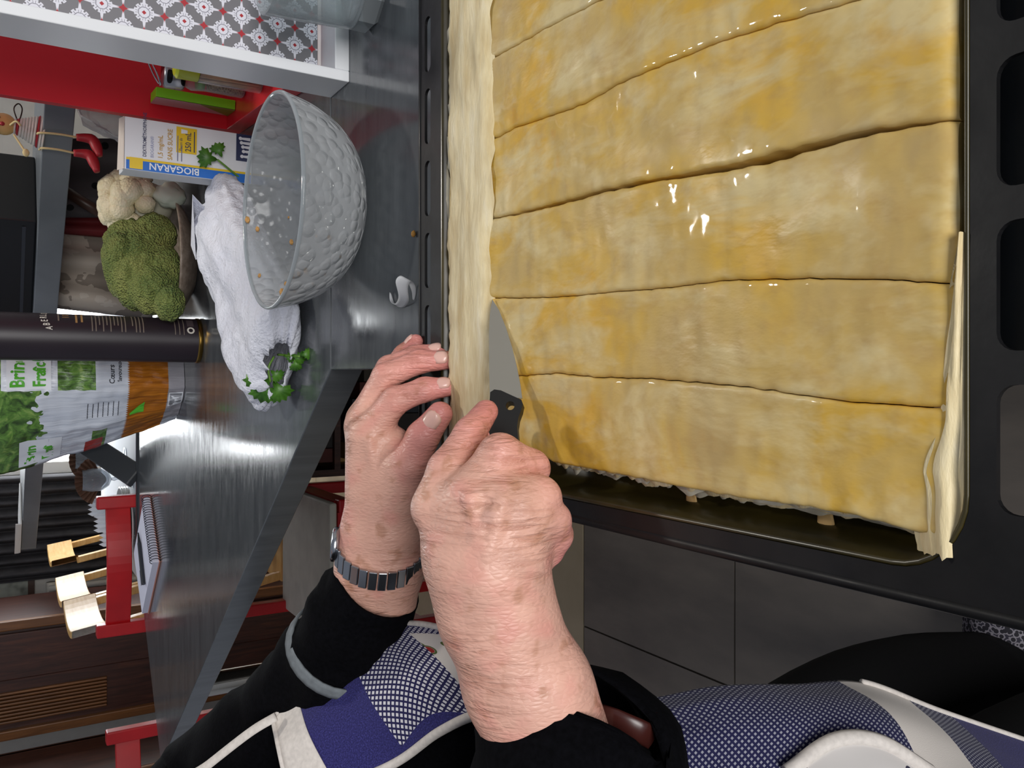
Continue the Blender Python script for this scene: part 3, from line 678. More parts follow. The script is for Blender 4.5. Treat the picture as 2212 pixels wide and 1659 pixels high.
col = ap.mix(inb(L_(8.6), L_(9.55), ux - uy * .5), col, cream)
col = ap.mix(inb(L_(9.55), L_(10.1), ux - uy * .5), col, ck_shaded)
ap.set(col=col, rough=.85, sheen=.1, spec=.2).bump(ap.noise(1600, 2, .5, uvv), .25, .0006)
apron = obj('apron', B().grid(GA), ap.m, person, smooth=True, solid=.0012, uv=uvA, label='blue checked apron with strawberry patches and white piping')
pi_ = flat('#D9D2CB', .8, var=.1, vs=300)
def piping(P, r=.0022, name='piping'): return obj(name, B().tube(P, r, 8), pi_, apron, smooth=True)
piping(GA[:66, 0]); piping(GA[122:, 0]); piping(GA[:70, -1], .0034); piping(GA[0, :])
hem = np.concatenate([GA[0:7]], 0) + np.array([[tocam(p) * .0016 for p in r] for r in GA[0:7]])
obj('hem', B().grid(hem), pi_, apron, smooth=True, solid=.001)
strap = cr([atd(596, 1548, .636), atd(540, 1582, .632), atd(450, 1652, .634), atd(340, 1740, .64), V(-.375, .60, 1.20), V(-.40, .60, 1.265)], 50)
obj('strap', B().tube(strap, .0042, 8, flatn=.5), pi_, apron, smooth=True)
jf = []
for r_ in rowsA[:8]:
    (x0, y0, d0), (x1, y1, d1), (x2, y2, d2) = r_; jf.append(cr([atd(x0 + 12, y0 + 25, d0 + .035), atd(x1 + 5, y1 + 5, d1 + .03), atd(x2, y2, d2 + .008), atd(x2 + 70, y2 + 90, d2 + .012), atd(x2 + 110, y2 + 190, d2 + .05)], 16))
jf = np.array(jf); jf = np.stack([cr(jf[:, j], 40) for j in range(16)], 1)
obj('jumper_front', B().grid(jf), kn.m, person, smooth=True, solid=.002)
# pocket
pk = [[(1700, 1668, .472), (1730, 1690, .466), (1760, 1730, .46)], [(1800, 1600, .483), (1830, 1660, .474), (1850, 1730, .462)], [(1900, 1602, .486), (1920, 1660, .476), (1930, 1740, .465)], [(2010, 1668, .49), (2020, 1700, .484), (2030, 1750, .476)]]
pg = np.array([cr([atd(*p) for p in r], 10) for r in pk]); pg = np.stack([cr(pg[:, j], 24) for j in range(10)], 1)
pkm = M('apron_pocket_print'); bv = pkm.voro(90); pkm.set(col=pkm.mix(bv < .22, '#C9C5C2', '#2B2A40'), rough=.85)
obj('pocket', B().grid(pg), pkm.m, apron, smooth=True, solid=.001); piping(pg[:, 0], .0045, 'pocket_trim')

# wrist watch
wt = thing('wristwatch', 'silver link wristwatch on the left wrist', 'wristwatch', atd(825, 1195, .605))
c0 = atd(823, 1184, .607); ax = nrm(atd(815, 1290, .618) - atd(835, 1110, .598)); e1 = nrm(np.cross(ax, tocam(c0))); e2 = np.cross(ax, e1)
stl = flat('#B0B4BA', .22, 1.0)
for k in range(30):
    a = 2 * PI * k / 30; rad = e1 * math.cos(a) * .0325 + e2 * math.sin(a) * .0285; p = c0 + rad + ax * (.011 * np.dot(rad, tocam(c0)) / .026); tn = nrm(-e1 * math.sin(a) * .0325 + e2 * math.cos(a) * .0285)
    obj('link', B().box(p, (.0060, .0140, .0022), np.stack([tn, ax, np.cross(tn, ax)], 1)), stl, wt, bevel=.0005)
pcase = c0 - e1 * .031 * 1.0
pn = -e1
obj('case', B().lathe([(0, -.003), (.011, -.003), (.0125, -.001), (.0125, .002), (.011, .003), (0, .003)], c0 + e1 * .0325 * (1 if np.dot(e1, RT) < 0 and False else 1), 28, np.stack([ax, np.cross(e1, ax), e1], 1)), stl, wt, smooth=True, bevel=0)

# ================================================================= knife
kt, kb = onz(1063, 645, .9335), atd(1094, 856, .492)
kax = nrm(kt - kb); kn_ = nrm(tocam(kb) + V(-.25, .1, .0)); kn_ = nrm(kn_ - kax * np.dot(kax, kn_))
K = lambda x, y: onplane(x, y, kb, kn_)
knife = thing('paring_knife', 'small paring knife with a black plastic handle held over the pastry', 'knife', kb)
bl = M('knife_steel'); bl.set(col='#C9C6BC', rough=.28, metal=1.0)
bl.bump(bl.noise(300, 2, .5, bl.coord(scale=(1, 8, 1))), .03, .0005)
spine = [(1063, 646), (1058, 680), (1056, 720), (1056.5, 800), (1058, 858)]; edge = [(1128, 860), (1124, 830), (1116, 790), (1106, 750), (1093, 708), (1078, 670)]
obj('blade', B().plate([K(*p) for p in spine + edge], kn_, -.0012), bl.m, knife)
hd = flat('#141414', .45)
hout = [(1061, 852), (1070, 846), (1084, 848), (1110, 860), (1128, 868), (1131, 876), (1128, 890), (1122, 906), (1119, 925), (1121, 950), (1124, 1000), (1120, 1060), (1060, 1060), (1056, 1000), (1056, 940), (1058, 900), (1060, 870)]
hole = [(1104 + 9.5 * math.cos(a), 881 + 9.5 * math.sin(a)) for a in np.arange(16) * -2 * PI / 16]
cu = bpy.data.curves.new('h', 'CURVE'); cu.dimensions = '2D'; cu.fill_mode = 'BOTH'; cu.extrude = .0028
hx = nrm(np.cross(kn_, kax)); orig = kb
for h_ in (hout, hole):
    sp = cu.splines.new('POLY'); sp.points.add(len(h_) - 1); sp.use_cyclic_u = True
    for q, p in zip(sp.points, h_): w = K(*p) - orig; q.co = (np.dot(w, hx), np.dot(w, kax), 0, 1)
t_ = bpy.data.objects.new('h', cu); COL.objects.link(t_); me = bpy.data.meshes.new_from_object(t_.evaluated_get(bpy.context.evaluated_depsgraph_get())); bpy.data.objects.remove(t_)
vs = np.array([v.co[:] for v in me.vertices]); vs = orig + vs[:, :1] * hx + vs[:, 1:2] * kax + vs[:, 2:] * kn_
fixn(obj('handle', (vs, [tuple(p.vertices) for p in me.polygons]), hd, knife, bevel=.0012))
# flattened brown strip by the sleeve
c0 = atd(1335, 1572, .462)
obj('brown_strip', B().tube([atd(1285, 1545, .448), atd(1330, 1562, .440), atd(1375, 1582, .438), atd(1408, 1596, .440)], [.0075, .0080, .0080, .0075], 14, flatn=.35), flat('#3E1C18', .3), None, True, label='flat brown strip below the right forearm against the apron', cat='brown_strip')
# ================================================================= things standing on the worktop
WZ = .9
UPZ = np.array([0, 0, 1.0])
# ---- white open box lined with patterned tiles
tb = thing('tile_lined_box', 'white upright box lined with a grey white and red tile pattern', 'box', (.46, .83, WZ))
wh = flat('#E9EBEE', .35); bx0, bx1, by0, by1, bz1, tw = .305, .64, .801, .856, 1.34, .011
obj('side', B().box((bx0 + tw / 2, (by0 + by1) / 2, (WZ + bz1) / 2), (tw, by1 - by0, bz1 - WZ)), wh, tb, bevel=.001)
obj('side', B().box((bx1 - tw / 2, (by0 + by1) / 2, (WZ + bz1) / 2), (tw, by1 - by0, bz1 - WZ)), wh, tb, bevel=.001)
obj('bottom', B().box(((bx0 + bx1) / 2, (by0 + by1) / 2, WZ + .0075), (bx1 - bx0 - 2 * tw, by1 - by0, .015)), wh, tb, bevel=.001)
pt = M('cement_tile_print'); X_, Y_, Z_ = pt.xyz(pt.coord('Object'))
a_ = .0178
fx = ((X_ / a_ + 1.35).mod(2.0) - 1.0).abs(); fz = ((Z_ / a_ + .55).mod(2.0) - 1.0).abs()
sw = (fx + fz) > 1.0; px_ = fx + sw * (1.0 - 2.0 * fx); pz_ = fz + sw * (1.0 - 2.0 * fz)
rr = (px_ * px_ + pz_ * pz_).sqrt(); mx = px_.max(pz_); mn = px_.min(pz_); octa = mx.max((px_ + pz_) * .7071)
white = (((rr < .50) + (mn < (.13 * (1.0 - mx) + .012))) > .5)
white2 = white * (1.0 - (rr > .40) * ((mn / (mx + .001) - .55).abs() < .12))
ring_ = (octa - .27).abs() < .018; rad = (octa > .27) * (rr < .43) * (((px_ - pz_).abs() < .022) + ((mn - mx * .16).abs() < .012) > .5)
grid_l = (mn < .006)
lines = ((ring_ + rad + grid_l * .0) > .5)
red = ((px_ + pz_) < .115) + (((1.0 - mx).abs().sqrt() + mn.sqrt()) < .60)
col = pt.mix(white2, '#7A787C', '#E4E3EC'); col = pt.mix(lines * white2, col, '#8B8A95'); col = pt.mix(red > .5, col, '#B23038')
pt.set(col=col, rough=.4)
obj('patterned_back', B().box(((bx0 + bx1) / 2, by1 - .012, (WZ + bz1) / 2 + .01), (bx1 - bx0 - 2 * tw, .006, bz1 - WZ - .02)), pt.m, tb, label='grey tile pattern with white flowers and red stars')
# ---- faceted glass in front of it
gl = glassy('clear_glass', '#F2F6F6', .10, .03, '#B8BEC2')
gc = V(.366, .737, WZ)
gt = thing('faceted_tumbler', 'clear glass tumbler with a thick faceted base before the tile box', 'glass', gc)
obj('bowl', B().lathe([(.0, .022), (.030, .022), (.0325, .03), (.037, .10), (.0385, .10), (.034, .022), (.034, .02)], gc, 32), gl, gt, smooth=True)
obj('base', B().lathe([(0, .0), (.030, .0), (.0335, .004), (.0335, .02), (.0, .0215)], gc, 9), glassy('thick_glass', '#C9D0D2', .35, .05, '#A8B0B4'), gt)
# ---- red unit
rd = M('red_lacquer'); rd.set(col='#DA1E2E', rough=.32)
ru = thing('red_shelf_unit', 'red lacquered shelf unit behind the white tile box', 'shelf unit', (.55, 1.1, WZ))
RA, RB = V(.367, 1.236, 0), V(.338, .925, 0)
obj('back_panel', B().prism([(.367, 1.236), (.80, 1.236), (.80, 1.256), (.369, 1.256)], WZ, 1.36), rd.m, ru, bevel=.001)
obj('base_board', B().prism([(.338, .925), (.80, .88), (.80, 1.2355), (.367, 1.2355)], WZ, .923), rd.m, ru, bevel=.001)
# lime tea box
q = [onz(508, 237, .9235), onz(509, 217, .9235), onz(491, 249, .9235)]; q.append(q[1] + q[2] - q[0]); ht = .102
lb = thing('tea_box', 'lime green carton standing on the red shelf', 'carton', (q[0] + q[3]) / 2)
obj('body', B().prism([q[0][:2], q[1][:2], q[3][:2], q[2][:2]], .9235, .9235 + ht), flat('#8FE01C', .4), lb, bevel=.0006)
nl = nrm(np.cross(UPZ, q[2] - q[0])); nl = nl if nl[0] < 0 else -nl
obj('side_print', B().plate([q[0] + (q[2] - q[0]) * .02 + nl * .0006, q[2] - (q[2] - q[0]) * .02 + nl * .0006, q[2] + UPZ * ht + nl * .0006, q[0] + UPZ * ht + nl * .0006], nl, .0003), flat('#C99A9C', .5), lb)
obj('side_print', B().plate([q[0] + nl * .0011, q[2] + nl * .0011, q[0] + UPZ * ht * .45 + nl * .0011], nl, .0002), flat('#7E8A22', .5), lb)
# seed grinder
c = onz(527, 188, .9235); gj = thing('seed_grinder', 'small glass grinder of pale seeds with a chequered metal cap', 'grinder', c)
obj('glass', B().lathe([(0, .0005), (.0135, .0005), (.015, .003), (.0145, .05), (.0165, .066), (.013, .075), (0, .075)], c, 24), glassy('jar_glass', '#F0F5F0', .12, .03), gj, smooth=True)
sm = M('pale_seeds'); sm.set(col=sm.ramp(sm.voro(420), [(.2, '#6B5038'), (.5, '#A98A66'), (.8, '#C9B08E')]), rough=.7).bump(sm.voro(420), .8, .002)
obj('seeds', B().lathe([(0, .002), (.012, .002), (.0132, .006), (.0128, .046), (0, .05)], c, 24), sm.m, gj, smooth=True)
obj('collar', B().lathe([(.0128, .051), (.0138, .051), (.0138, .060), (.0128, .060)], c, 24), flat('#6FA83C', .4), gj, smooth=True)
capm = M('chequered_cap'); cx_, cy_, cz_ = capm.xyz(capm.coord('Object')); capm.set(col=capm.mix((((cx_ * 180).sin() * (cz_ * 380).sin()) > .25), '#A7AAAE', '#16181A'), metal=.7, rough=.25)
obj('cap', B().lathe([(0, .076), (.0175, .076), (.019, .08), (.019, .098), (.017, .101), (0, .101)], c, 28), capm.m, gj, smooth=True)
obj('loop', B().tube([c + V(.017 * math.cos(a), .017 * math.sin(a) * .5, .104 + .008 * (1 + math.cos(a * 1))) for a in np.arange(20) * 2 * PI / 20], .0012, 6, closed=True), flat('#B9BCC0', .15, 1.0), gj, smooth=True)
# toothpick jar
c = onz(563, 168, .9235); tj = thing('toothpick_jar', 'clear jar of wooden toothpicks with a lime green lid', 'jar', c)
wd_ = flat('#CFA877', .6, var=.15, vs=60)
for k in range(46):
    a = random.uniform(0, 2 * PI); r_ = .0165 * math.sqrt(random.random()); b0 = c + V(r_ * math.cos(a), r_ * math.sin(a), .001); a2 = a + random.uniform(-.5, .5)
    obj('toothpick', B().cyl(b0, c + V(r_ * math.cos(a2) * 1.03, r_ * math.sin(a2) * 1.03, .072 + random.uniform(-.002, .002)), .0012, n=6), wd_, tj)
obj('lid', B().lathe([(0, .0745), (.0185, .0745), (.019, .077), (.019, .098), (.016, .101), (0, .101)], c, 28), flat('#B2BE1C', .35), tj, smooth=False, auto=.6)
obj('shell', B().lathe([(.0190, .0005), (.0192, .0005), (.0192, .074), (.0190, .074)], c, 28), glassy('jar_shell', '#F8FAF8', .06, .05), tj, smooth=True)

# ---- medicine carton
ml, mr = V(.2805, 1.186, WZ), V(.3475, 1.181, WZ); mh = .163; mdp = .058
md_ = nrm(mr - ml); mn_ = np.array([md_[1], -md_[0], 0]); mb_ = -mn_
mc = thing('medicine_carton', 'white cough medicine carton with a blue and yellow stripe behind the glass bowl', 'carton', (ml + mr) / 2 + mb_ * mdp / 2)
cq = [ml, mr, mr + mb_ * mdp, ml + mb_ * mdp]
obj('body', B().prism([p[:2] for p in cq], WZ, WZ + mh), flat('#F1F3F7', .4), mc, bevel=.0008)
F0 = ml + mn_ * .0004
def fp(s, t): return F0 + md_ * s + UPZ * t
mw = float(np.linalg.norm(mr - ml))
def decal(name, s0, s1, t0, t1, m_, lift=.0003, par=mc): return obj(name, B().plate([fp(s0, t0) + mn_ * lift, fp(s1, t0) + mn_ * lift, fp(s1, t1) + mn_ * lift, fp(s0, t1) + mn_ * lift], mn_, .0001), m_, par)
decal('blue_stripe', .0005, .0125, .001, mh - .002, flat('#0E6FD0', .4)); decal('yellow_stripe', .0125, .0155, .001, mh - .002, flat('#F0CB1E', .4))
decal('logo_square', .0015, .016, mh - .022, mh - .006, flat('#F2CE22', .4), .0005)
ink = flat('#33365E', .5); gold = flat('#C79A2E', .5); wht = flat('#F4F6FA', .4)
text('brand_text', 'BIOGARAN', .0125, wht, fp(.0112, .070) + mn_ * .0007, UPZ, -md_, mc, bold=.0002, lift=0)
text('name_text', 'DEXTROMÉTHORPHANE', .0062, ink, fp(.0185, mh - .026) + mn_ * .0005, md_, UPZ, mc, bold=.00008, sx=.82)
text('name_text', 'BIOGARAN®', .0058, flat('#9AA0C4', .5), fp(.0185, mh - .035) + mn_ * .0005, md_, UPZ, mc, sx=.82)
text('dose_text', '1,5 mg/mL', .0085, gold, fp(.0185, mh - .046) + mn_ * .0005, md_, UPZ, mc, bold=.00008, sx=.85)
text('dose_text', 'SANS SUCRE', .0085, gold, fp(.0185, mh - .058) + mn_ * .0005, md_, UPZ, mc, bold=.00008, sx=.85)
for k in range(2): decal('print_line', .0185, .052 - .012 * k, mh - .0655 - .005 * k, mh - .0643 - .005 * k, flat('#7A7C98', .5), .0005)
decal('yellow_label', .030, .064, .074, .100, flat('#F3CC1C', .4), .0004)
text('volume_text', '250 mL', .0105, ink, fp(.0325, .0815) + mn_ * .0006, md_, UPZ, mc, bold=.0001, sx=.8)
text('volume_text', 'Flacon de', .0055, ink, fp(.0325, .0925) + mn_ * .0006, md_, UPZ, mc, sx=.8); decal('print_line', .0325, .060, .0765, .0778, ink, .0006)
obj('cup_mark', B().plate([fp(.0555, .094) + mn_ * .0006, fp(.0565, .086) + mn_ * .0006, fp(.0605, .086) + mn_ * .0006, fp(.0615, .094) + mn_ * .0006], mn_, .0001), wht, mc)
decal('family_panel', .030, .0668, .001, .022, flat('#1B2752', .4), .0004)
for s_, h_ in ((.0365, .0105), (.0435, .0085), (.0495, .0095), (.055, .0115), (.0608, .013)):
    obj('family_figure', B().plate([fp(s_ + .0024 * math.cos(a), .0035 + h_ + .0024 * math.sin(a)) + mn_ * .0006 for a in np.arange(12) * 2 * PI / 12], mn_, .0001).plate([fp(s_ - .0022, .003) + mn_ * .0006, fp(s_ + .0022, .003) + mn_ * .0006, fp(s_ + .0015, .0015 + h_) + mn_ * .0006, fp(s_ - .0015, .0015 + h_) + mn_ * .0006], mn_, .0001), wht, mc)
obj('flap', B().plate([ml + UPZ * (mh + .0004), mr + UPZ * (mh + .0004), mr + UPZ * (mh + .004) + mb_ * .02, ml + UPZ * (mh + .006) + mb_ * .02], UPZ, .0006), flat('#D9CCC0', .5), mc)
# clear crumpled plastic pouch behind the carton
cp = thing('plastic_pouch', 'crumpled clear plastic pouch behind the medicine carton', 'pouch', (.40, 1.30, WZ))
obj('film', B().ico((.40, 1.315, 1.005), 1, 4, (.055, .035, .105), disp=lambda q: 1 + .22 * noise.noise(Vector(q) * 3.1) + .12 * abs(noise.noise(Vector(q) * 7))), glassy('clear_film', '#E4E4E6', .22, .12, '#B4B2B2'), cp)
obj('contents', B().ico((.40, 1.32, .985), 1, 3, (.035, .022, .075), disp=lambda q: 1 + .15 * noise.noise(Vector(q) * 2)), flat('#A58C78', .7, var=.2), cp, smooth=True)

# ---- vegetables in a stoneware dish
vc_ = V(.223, 1.612, WZ); dish = thing('vegetable_dish', 'speckled brown stoneware dish holding broccoli and cauliflower', 'dish', vc_)
dm = M('stoneware'); dm.set(col=dm.ramp(dm.noise(60, 5, .7), [(.3, '#6E5F52'), (.55, '#97887A'), (.75, '#A99C90')]), rough=.4)
obj('body', B().lathe([(0, .0), (.055, .0), (.062, .003), (.098, .022), (.115, .036), (.1165, .040), (.113, .0405), (.095, .027), (.055, .009), (0, .008)], vc_, 56), dm.m, dish, smooth=True)
def lobes(parts, sub, amp, sc, fine, fsc):
    b = B()
    for (c, r, sq) in parts:
        b.ico(c, r, sub, sq, disp=lambda q, c=c: 1 + amp * abs(noise.noise(Vector(q) * sc + Vector(c) * 9)) + fine * noise.noise(Vector(q) * fsc + Vector(c) * 5))
    return b
br = thing('broccoli', 'green broccoli head lying in the stoneware dish', 'broccoli', (.19, 1.58, .94))
bmx = M('broccoli_green'); n1 = bmx.noise(22, 3); n2 = bmx.voro(300)
bmx.set(col=bmx.mix(bmx.ramp(n2, [(.15, (.75, .75, .75, 1)), (.45, (0, 0, 0, 1))]), bmx.ramp(n1, [(.3, '#5A7038'), (.5, '#7C8B48'), (.7, '#959C56')]), '#9CA352'), rough=.8).bump(bmx.voro(300) * 1.0, 1.0, .006)
bp = [(V(.205, 1.565, .992), .072, (1.05, .8, .80)), (V(.163, 1.527, .978), .044, (1, .9, .9)), (V(.138, 1.50, .958), .031, (1, 1, .8)), (V(.245, 1.575, 1.010), .042, (1, .9, .9)), (V(.26, 1.56, .972), .036, (1, 1, 1)), (V(.19, 1.53, .965), .042, (1.2, .7, .8)), (V(.225, 1.55, 1.025), .034, (1, 1, .8))]
obj('head', lobes(bp, 5, .16, 2.6, .035, 22), bmx.m, br, smooth=True)
obj('stalk', B().cyl((.22, 1.64, .97), (.235, 1.68, .95), .022, .018), flat('#8FA766', .6), br, smooth=True)
cfw = thing('cauliflower', 'cream cauliflower piece beside the broccoli', 'cauliflower', (.31, 1.60, .94))
cm_ = M('cauliflower_curd'); cm_.set(col=cm_.ramp(cm_.noise(40, 4), [(.3, '#DACDA6'), (.55, '#EADFBE'), (.75, '#F2EAD2')]), rough=.7).bump(cm_.voro(260), .5, .002)
cp_ = []
for k in range(34):
    a = random.uniform(-.3, PI + .6); el = random.uniform(-.3, 1.35); r0 = .048
    cp_.append((V(.318 + r0 * math.cos(el) * math.cos(a) * .95, 1.60 - abs(r0 * math.cos(el) * math.sin(a)), 1.000 + r0 * math.sin(el) * .9), random.uniform(.014, .021), (1, 1, 1)))
obj('curd', lobes(cp_, 3, .25, 3.0, .06, 9), cm_.m, cfw, smooth=True)
obj('core', B().ico((.318, 1.61, .985), 1, 3, (.045, .04, .05), disp=lambda q: 1 + .1 * noise.noise(Vector(q) * 3)), flat('#D5D2BC', .6, var=.1), cfw, smooth=True)
obj('leaf', B().ico((.33, 1.55, .948), 1, 3, (.022, .012, .026), disp=lambda q: 1 + .3 * noise.noise(Vector(q) * 2.4)), flat('#C7CFBE', .5, var=.1), cfw, smooth=True)

# ---- whisky tube
tc = V(.0765, 1.548, WZ); tr = .0385; wt_ = thing('whisky_tube', 'tall dark purple whisky tube with a gold bottom rim', 'tube', tc)
tbm = M('purple_card'); tbm.set(col=tbm.ramp(tbm.noise(4, 2), [(.3, '#1F171E'), (.7, '#2B2129')]), rough=.42)
obj('tube', B().lathe([(0, .006), (tr, .006), (tr, .36), (0, .36)], tc, 64), tbm.m, wt_, auto=.6)
obj('rim', B().lathe([(0, 0), (tr, 0), (tr + .0012, .002), (tr + .0012, .006), (tr, .0075), (0, .0075)], tc, 64), flat('#9A7A3C', .3, 1.0), wt_, auto=.6)
def onTube(a0, z0):
    def w(x, y): a = a0 + x / (tr + .0003); return np.stack([tc[0] + (tr + .0004) * np.sin(a), tc[1] - (tr + .0004) * np.cos(a), z0 + y], 1)
    return w
def tubeband(name, a0, a1, z0, z1, m_):
    G = [[(tc[0] + (tr + .0005) * math.sin(a), tc[1] - (tr + .0005) * math.cos(a), z) for a in np.linspace(a0, a1, 12)] for z in (z0, z1)]
    return obj(name, B().grid(np.array(G)), m_, wt_)
pale = flat('#D8D2C8', .5); dim = flat('#75695F', .5); gld = flat('#A07A4C', .5)
for k, ch in enumerate('ABERLOUR'):
    aa = .26 + .185 * k; text('brand_letter', ch, .0135, pale, None, (1, 0, 0), (0, 0, 1), wt_, bold=.0002, sx=.66, wrap=onTube(aa, 1.128 + .010 * math.sin(PI * (k + .5) / 8)))
text('age_text', '10', .014, gld, None, (1, 0, 0), (0, 0, 1), wt_, wrap=onTube(.85, 1.106))
tubeband('print_line', .70, 1.25, 1.120, 1.122, dim); tubeband('print_line', .62, 1.3, 1.094, 1.097, gld); tubeband('print_line', .66, 1.3, 1.086, 1.089, gld)
zz = 1.072; random.seed(3)
while zz > .99:
    tubeband('print_line', .25 + random.choice([0, 0, .05, .3]), 1.3, zz, zz + .0016, dim); zz -= .0055 if random.random() < .8 else .011
for z in (.945, .938, .931): tubeband('print_line', .2, 1.2, z, z + .0013, dim)
obj('recycling_mark', B().grid(np.array([[(tc[0] + (tr + .0006) * math.sin(.42 + r_ * math.cos(a) / tr), tc[1] - (tr + .0006) * math.cos(.42 + r_ * math.cos(a) / tr), .9205 + r_ * math.sin(a)) for a in np.linspace(0, 2 * PI, 20)] for r_ in (.0035, .0062)])), pale, wt_)
tubeband('barcode', .62, 1.1, .915, .926, flat('#4A3F42', .5))

# ---- salad bag
HS = [0, .15, .30, .40]
CS = [[(.095, 1.74), (.050, 1.692), (-.008, 1.680), (-.045, 1.722), (-.070, 1.778), (-.02, 1.83), (.06, 1.81)],
      [(.105, 1.75), (.055, 1.668), (-.010, 1.655), (-.078, 1.700), (-.125, 1.785), (-.03, 1.86), (.07, 1.84)],
      [(.110, 1.76), (.055, 1.675), (-.013, 1.650), (-.095, 1.700), (-.168, 1.795), (-.04, 1.86), (.07, 1.85)],
      [(.110, 1.78), (.050, 1.73), (-.014, 1.715), (-.095, 1.74), (-.168, 1.80), (-.04, 1.82), (.07, 1.83)]]
def bag(s, h):                                        # s: 0..6 round the bag, h: height above the worktop
    c = [np.interp(h, HS, [np.interp(s % 7, range(8), [CS[k][j % 7][ax] for j in range(8)]) for k in range(4)]) for ax in (0, 1)]
    w = .003 * noise.noise(Vector((s * 2.2, h * 22, 4))) + .0022 * noise.noise(Vector((s * 5, h * 60, 9)))
    return V(c[0] + w, c[1] + w, WZ + h)
sb_ = thing('salad_bag', 'salad bag printed Brin de Fraîche with green leaves and an orange foot', 'bag', (-.01, 1.75, WZ))
ns, nh = 112, 70; SS = np.arange(ns) * 7 / ns; HH = np.linspace(.0006, .40, nh)
GB = np.array([[bag(s_, h_) for s_ in SS] for h_ in HH]); uvB = np.array([[(s_, h_) for s_ in SS] for h_ in HH]).reshape(-1, 2)
sg = M('salad_bag_print'); uvv = sg.coord('UV'); us, uh, _ = sg.xyz(uvv)
lf = sg.voro(15, sg.coord('UV', scale=(.35, 4.2, 1))); lcol = sg.ramp(sg.noise(9, 4, .6, sg.coord('UV', scale=(.5, 6, 1)), .8), [(.28, '#1D2A16'), (.42, '#3D5C26'), (.55, '#5F8A3A'), (.7, '#8FA95A')])
wv = sg.noise(4, 2, .5, sg.coord('UV', scale=(1, 8, 1)))
paper = sg.ramp(sg.noise(6, 3, .5, uvv), [(.3, '#B9C0CE'), (.7, '#DDE2EC')])
win = ((uh > (.245 + .05 * (wv - .5) * 2)) * (us > 2.0) * (us < 4.2) + ((uh > .155) * (uh < .215) * (us < 2.0) * (us > .9)) + ((uh > .30) * (us < 2.0)) + ((uh > .13) * (us > 3.2) * (uh < .155))) > .5
col = sg.mix(win, paper, lcol)
zig = ((us * 16).mod(1.0) - .5).abs() * .008
orange = (uh < (.098 + zig)) * (uh > .030)
col = sg.mix(orange, col, sg.ramp(sg.noise(12, 3, .5, uvv), [(.35, '#8A4E12'), (.65, '#B9711E')]))
col = sg.mix((uh < .03) * (us < 3.6), col, '#9A98A0')
col = sg.mix((uh > .135) * (uh < .165) * (us > 3.55) * (us < 4.0) , col, '#9C2A22')
sg.set(col=col, rough=.28, spec=.5).bump(sg.noise(14, 4, .6, uvv), .35, .006)
fixn(obj('film', B().grid(GB, cv=True), sg.m, sb_, smooth=True, uv=uvB))
def onBag(s0, h0, ds=1.0):
    def w(x, y):
        o = []
        for a, b_ in zip(x, y):
            s_ = s0 - a / .062 * ds; p = bag(s_, h0 + b_); t = bag(s_ - .05, h0 + b_) - bag(s_ + .05, h0 + b_); n_ = nrm(np.cross(t, UPZ)); o.append(p + (n_ if n_[1] < 0 else -n_) * .0012)
        return np.array(o)
    return w
gtx = flat('#4FA82A', .45); blk = flat('#33343C', .5); wtx = flat('#E4E8F0', .35)
def bt(s, size, m_, s0, h0, sx=1, bold=.0004): return text('print_text', s, size, m_, None, (1, 0, 0), (0, 0, 1), sb_, bold=bold, sx=sx, wrap=onBag(s0, h0))
obj('label_panel', B().grid(np.array([[onBag(1.97, 0)(np.array([x]), np.array([h_]))[0] - V(0, .0004, 0) * -1 for x in np.linspace(0, .062, 10)] for h_ in np.linspace(.225, .292, 6)])), wtx, sb_, smooth=True)
bt('Brin', .030, gtx, 1.92, .266, .8, .0009); bt('Fraîche', .027, gtx, 1.92, .234, .78, .0009); bt('de', .014, flat('#9CC98A', .45), 1.35, .268)
obj('label_panel', B().grid(np.array([[onBag(3.9, 0)(np.array([x]), np.array([h_]))[0] for x in np.linspace(0, .045, 8)] for h_ in np.linspace(.205, .272, 6)])), wtx, sb_, smooth=True)
bt('Brin', .024, gtx, 3.85, .246, .8, .0009); bt('Fraî', .024, gtx, 3.85, .218, .8, .0009)
bt('Cœurs', .013, blk, 1.85, .124, .9, .0002); bt('Savoureux', .010, blk, 1.8, .112, .9, .0002)
for k in range(7): 
    for q in range(1): bt('~~~~~~~', .006, blk, 2.75, .165 - .0085 * k, 1, .0003)
obj('barcode', B().grid(np.array([[onBag(2.75, 0)(np.array([x]), np.array([h_]))[0] for x in np.linspace(0, .035, 6)] for h_ in np.linspace(.002, .028, 3)])), wtx, sb_)
for k in range(9):
    x0 = .004 + .0032 * k; obj('barcode_bar', B().grid(np.array([[onBag(2.75, 0)(np.array([x]), np.array([h_]))[0] - V(0, .0008, 0) for x in (x0, x0 + random.choice([.001, .0018]))] for h_ in (.004, .026)])), blk, sb_)
obj('green_tab', B().grid(np.array([[onBag(2.85, 0)(np.array([x]), np.array([h_]))[0] for x in np.linspace(0, .024 * (1 - (h_ - .07) / .03), 5)] for h_ in (.07, .08, .095)])), flat('#5FBF3A', .4), sb_)

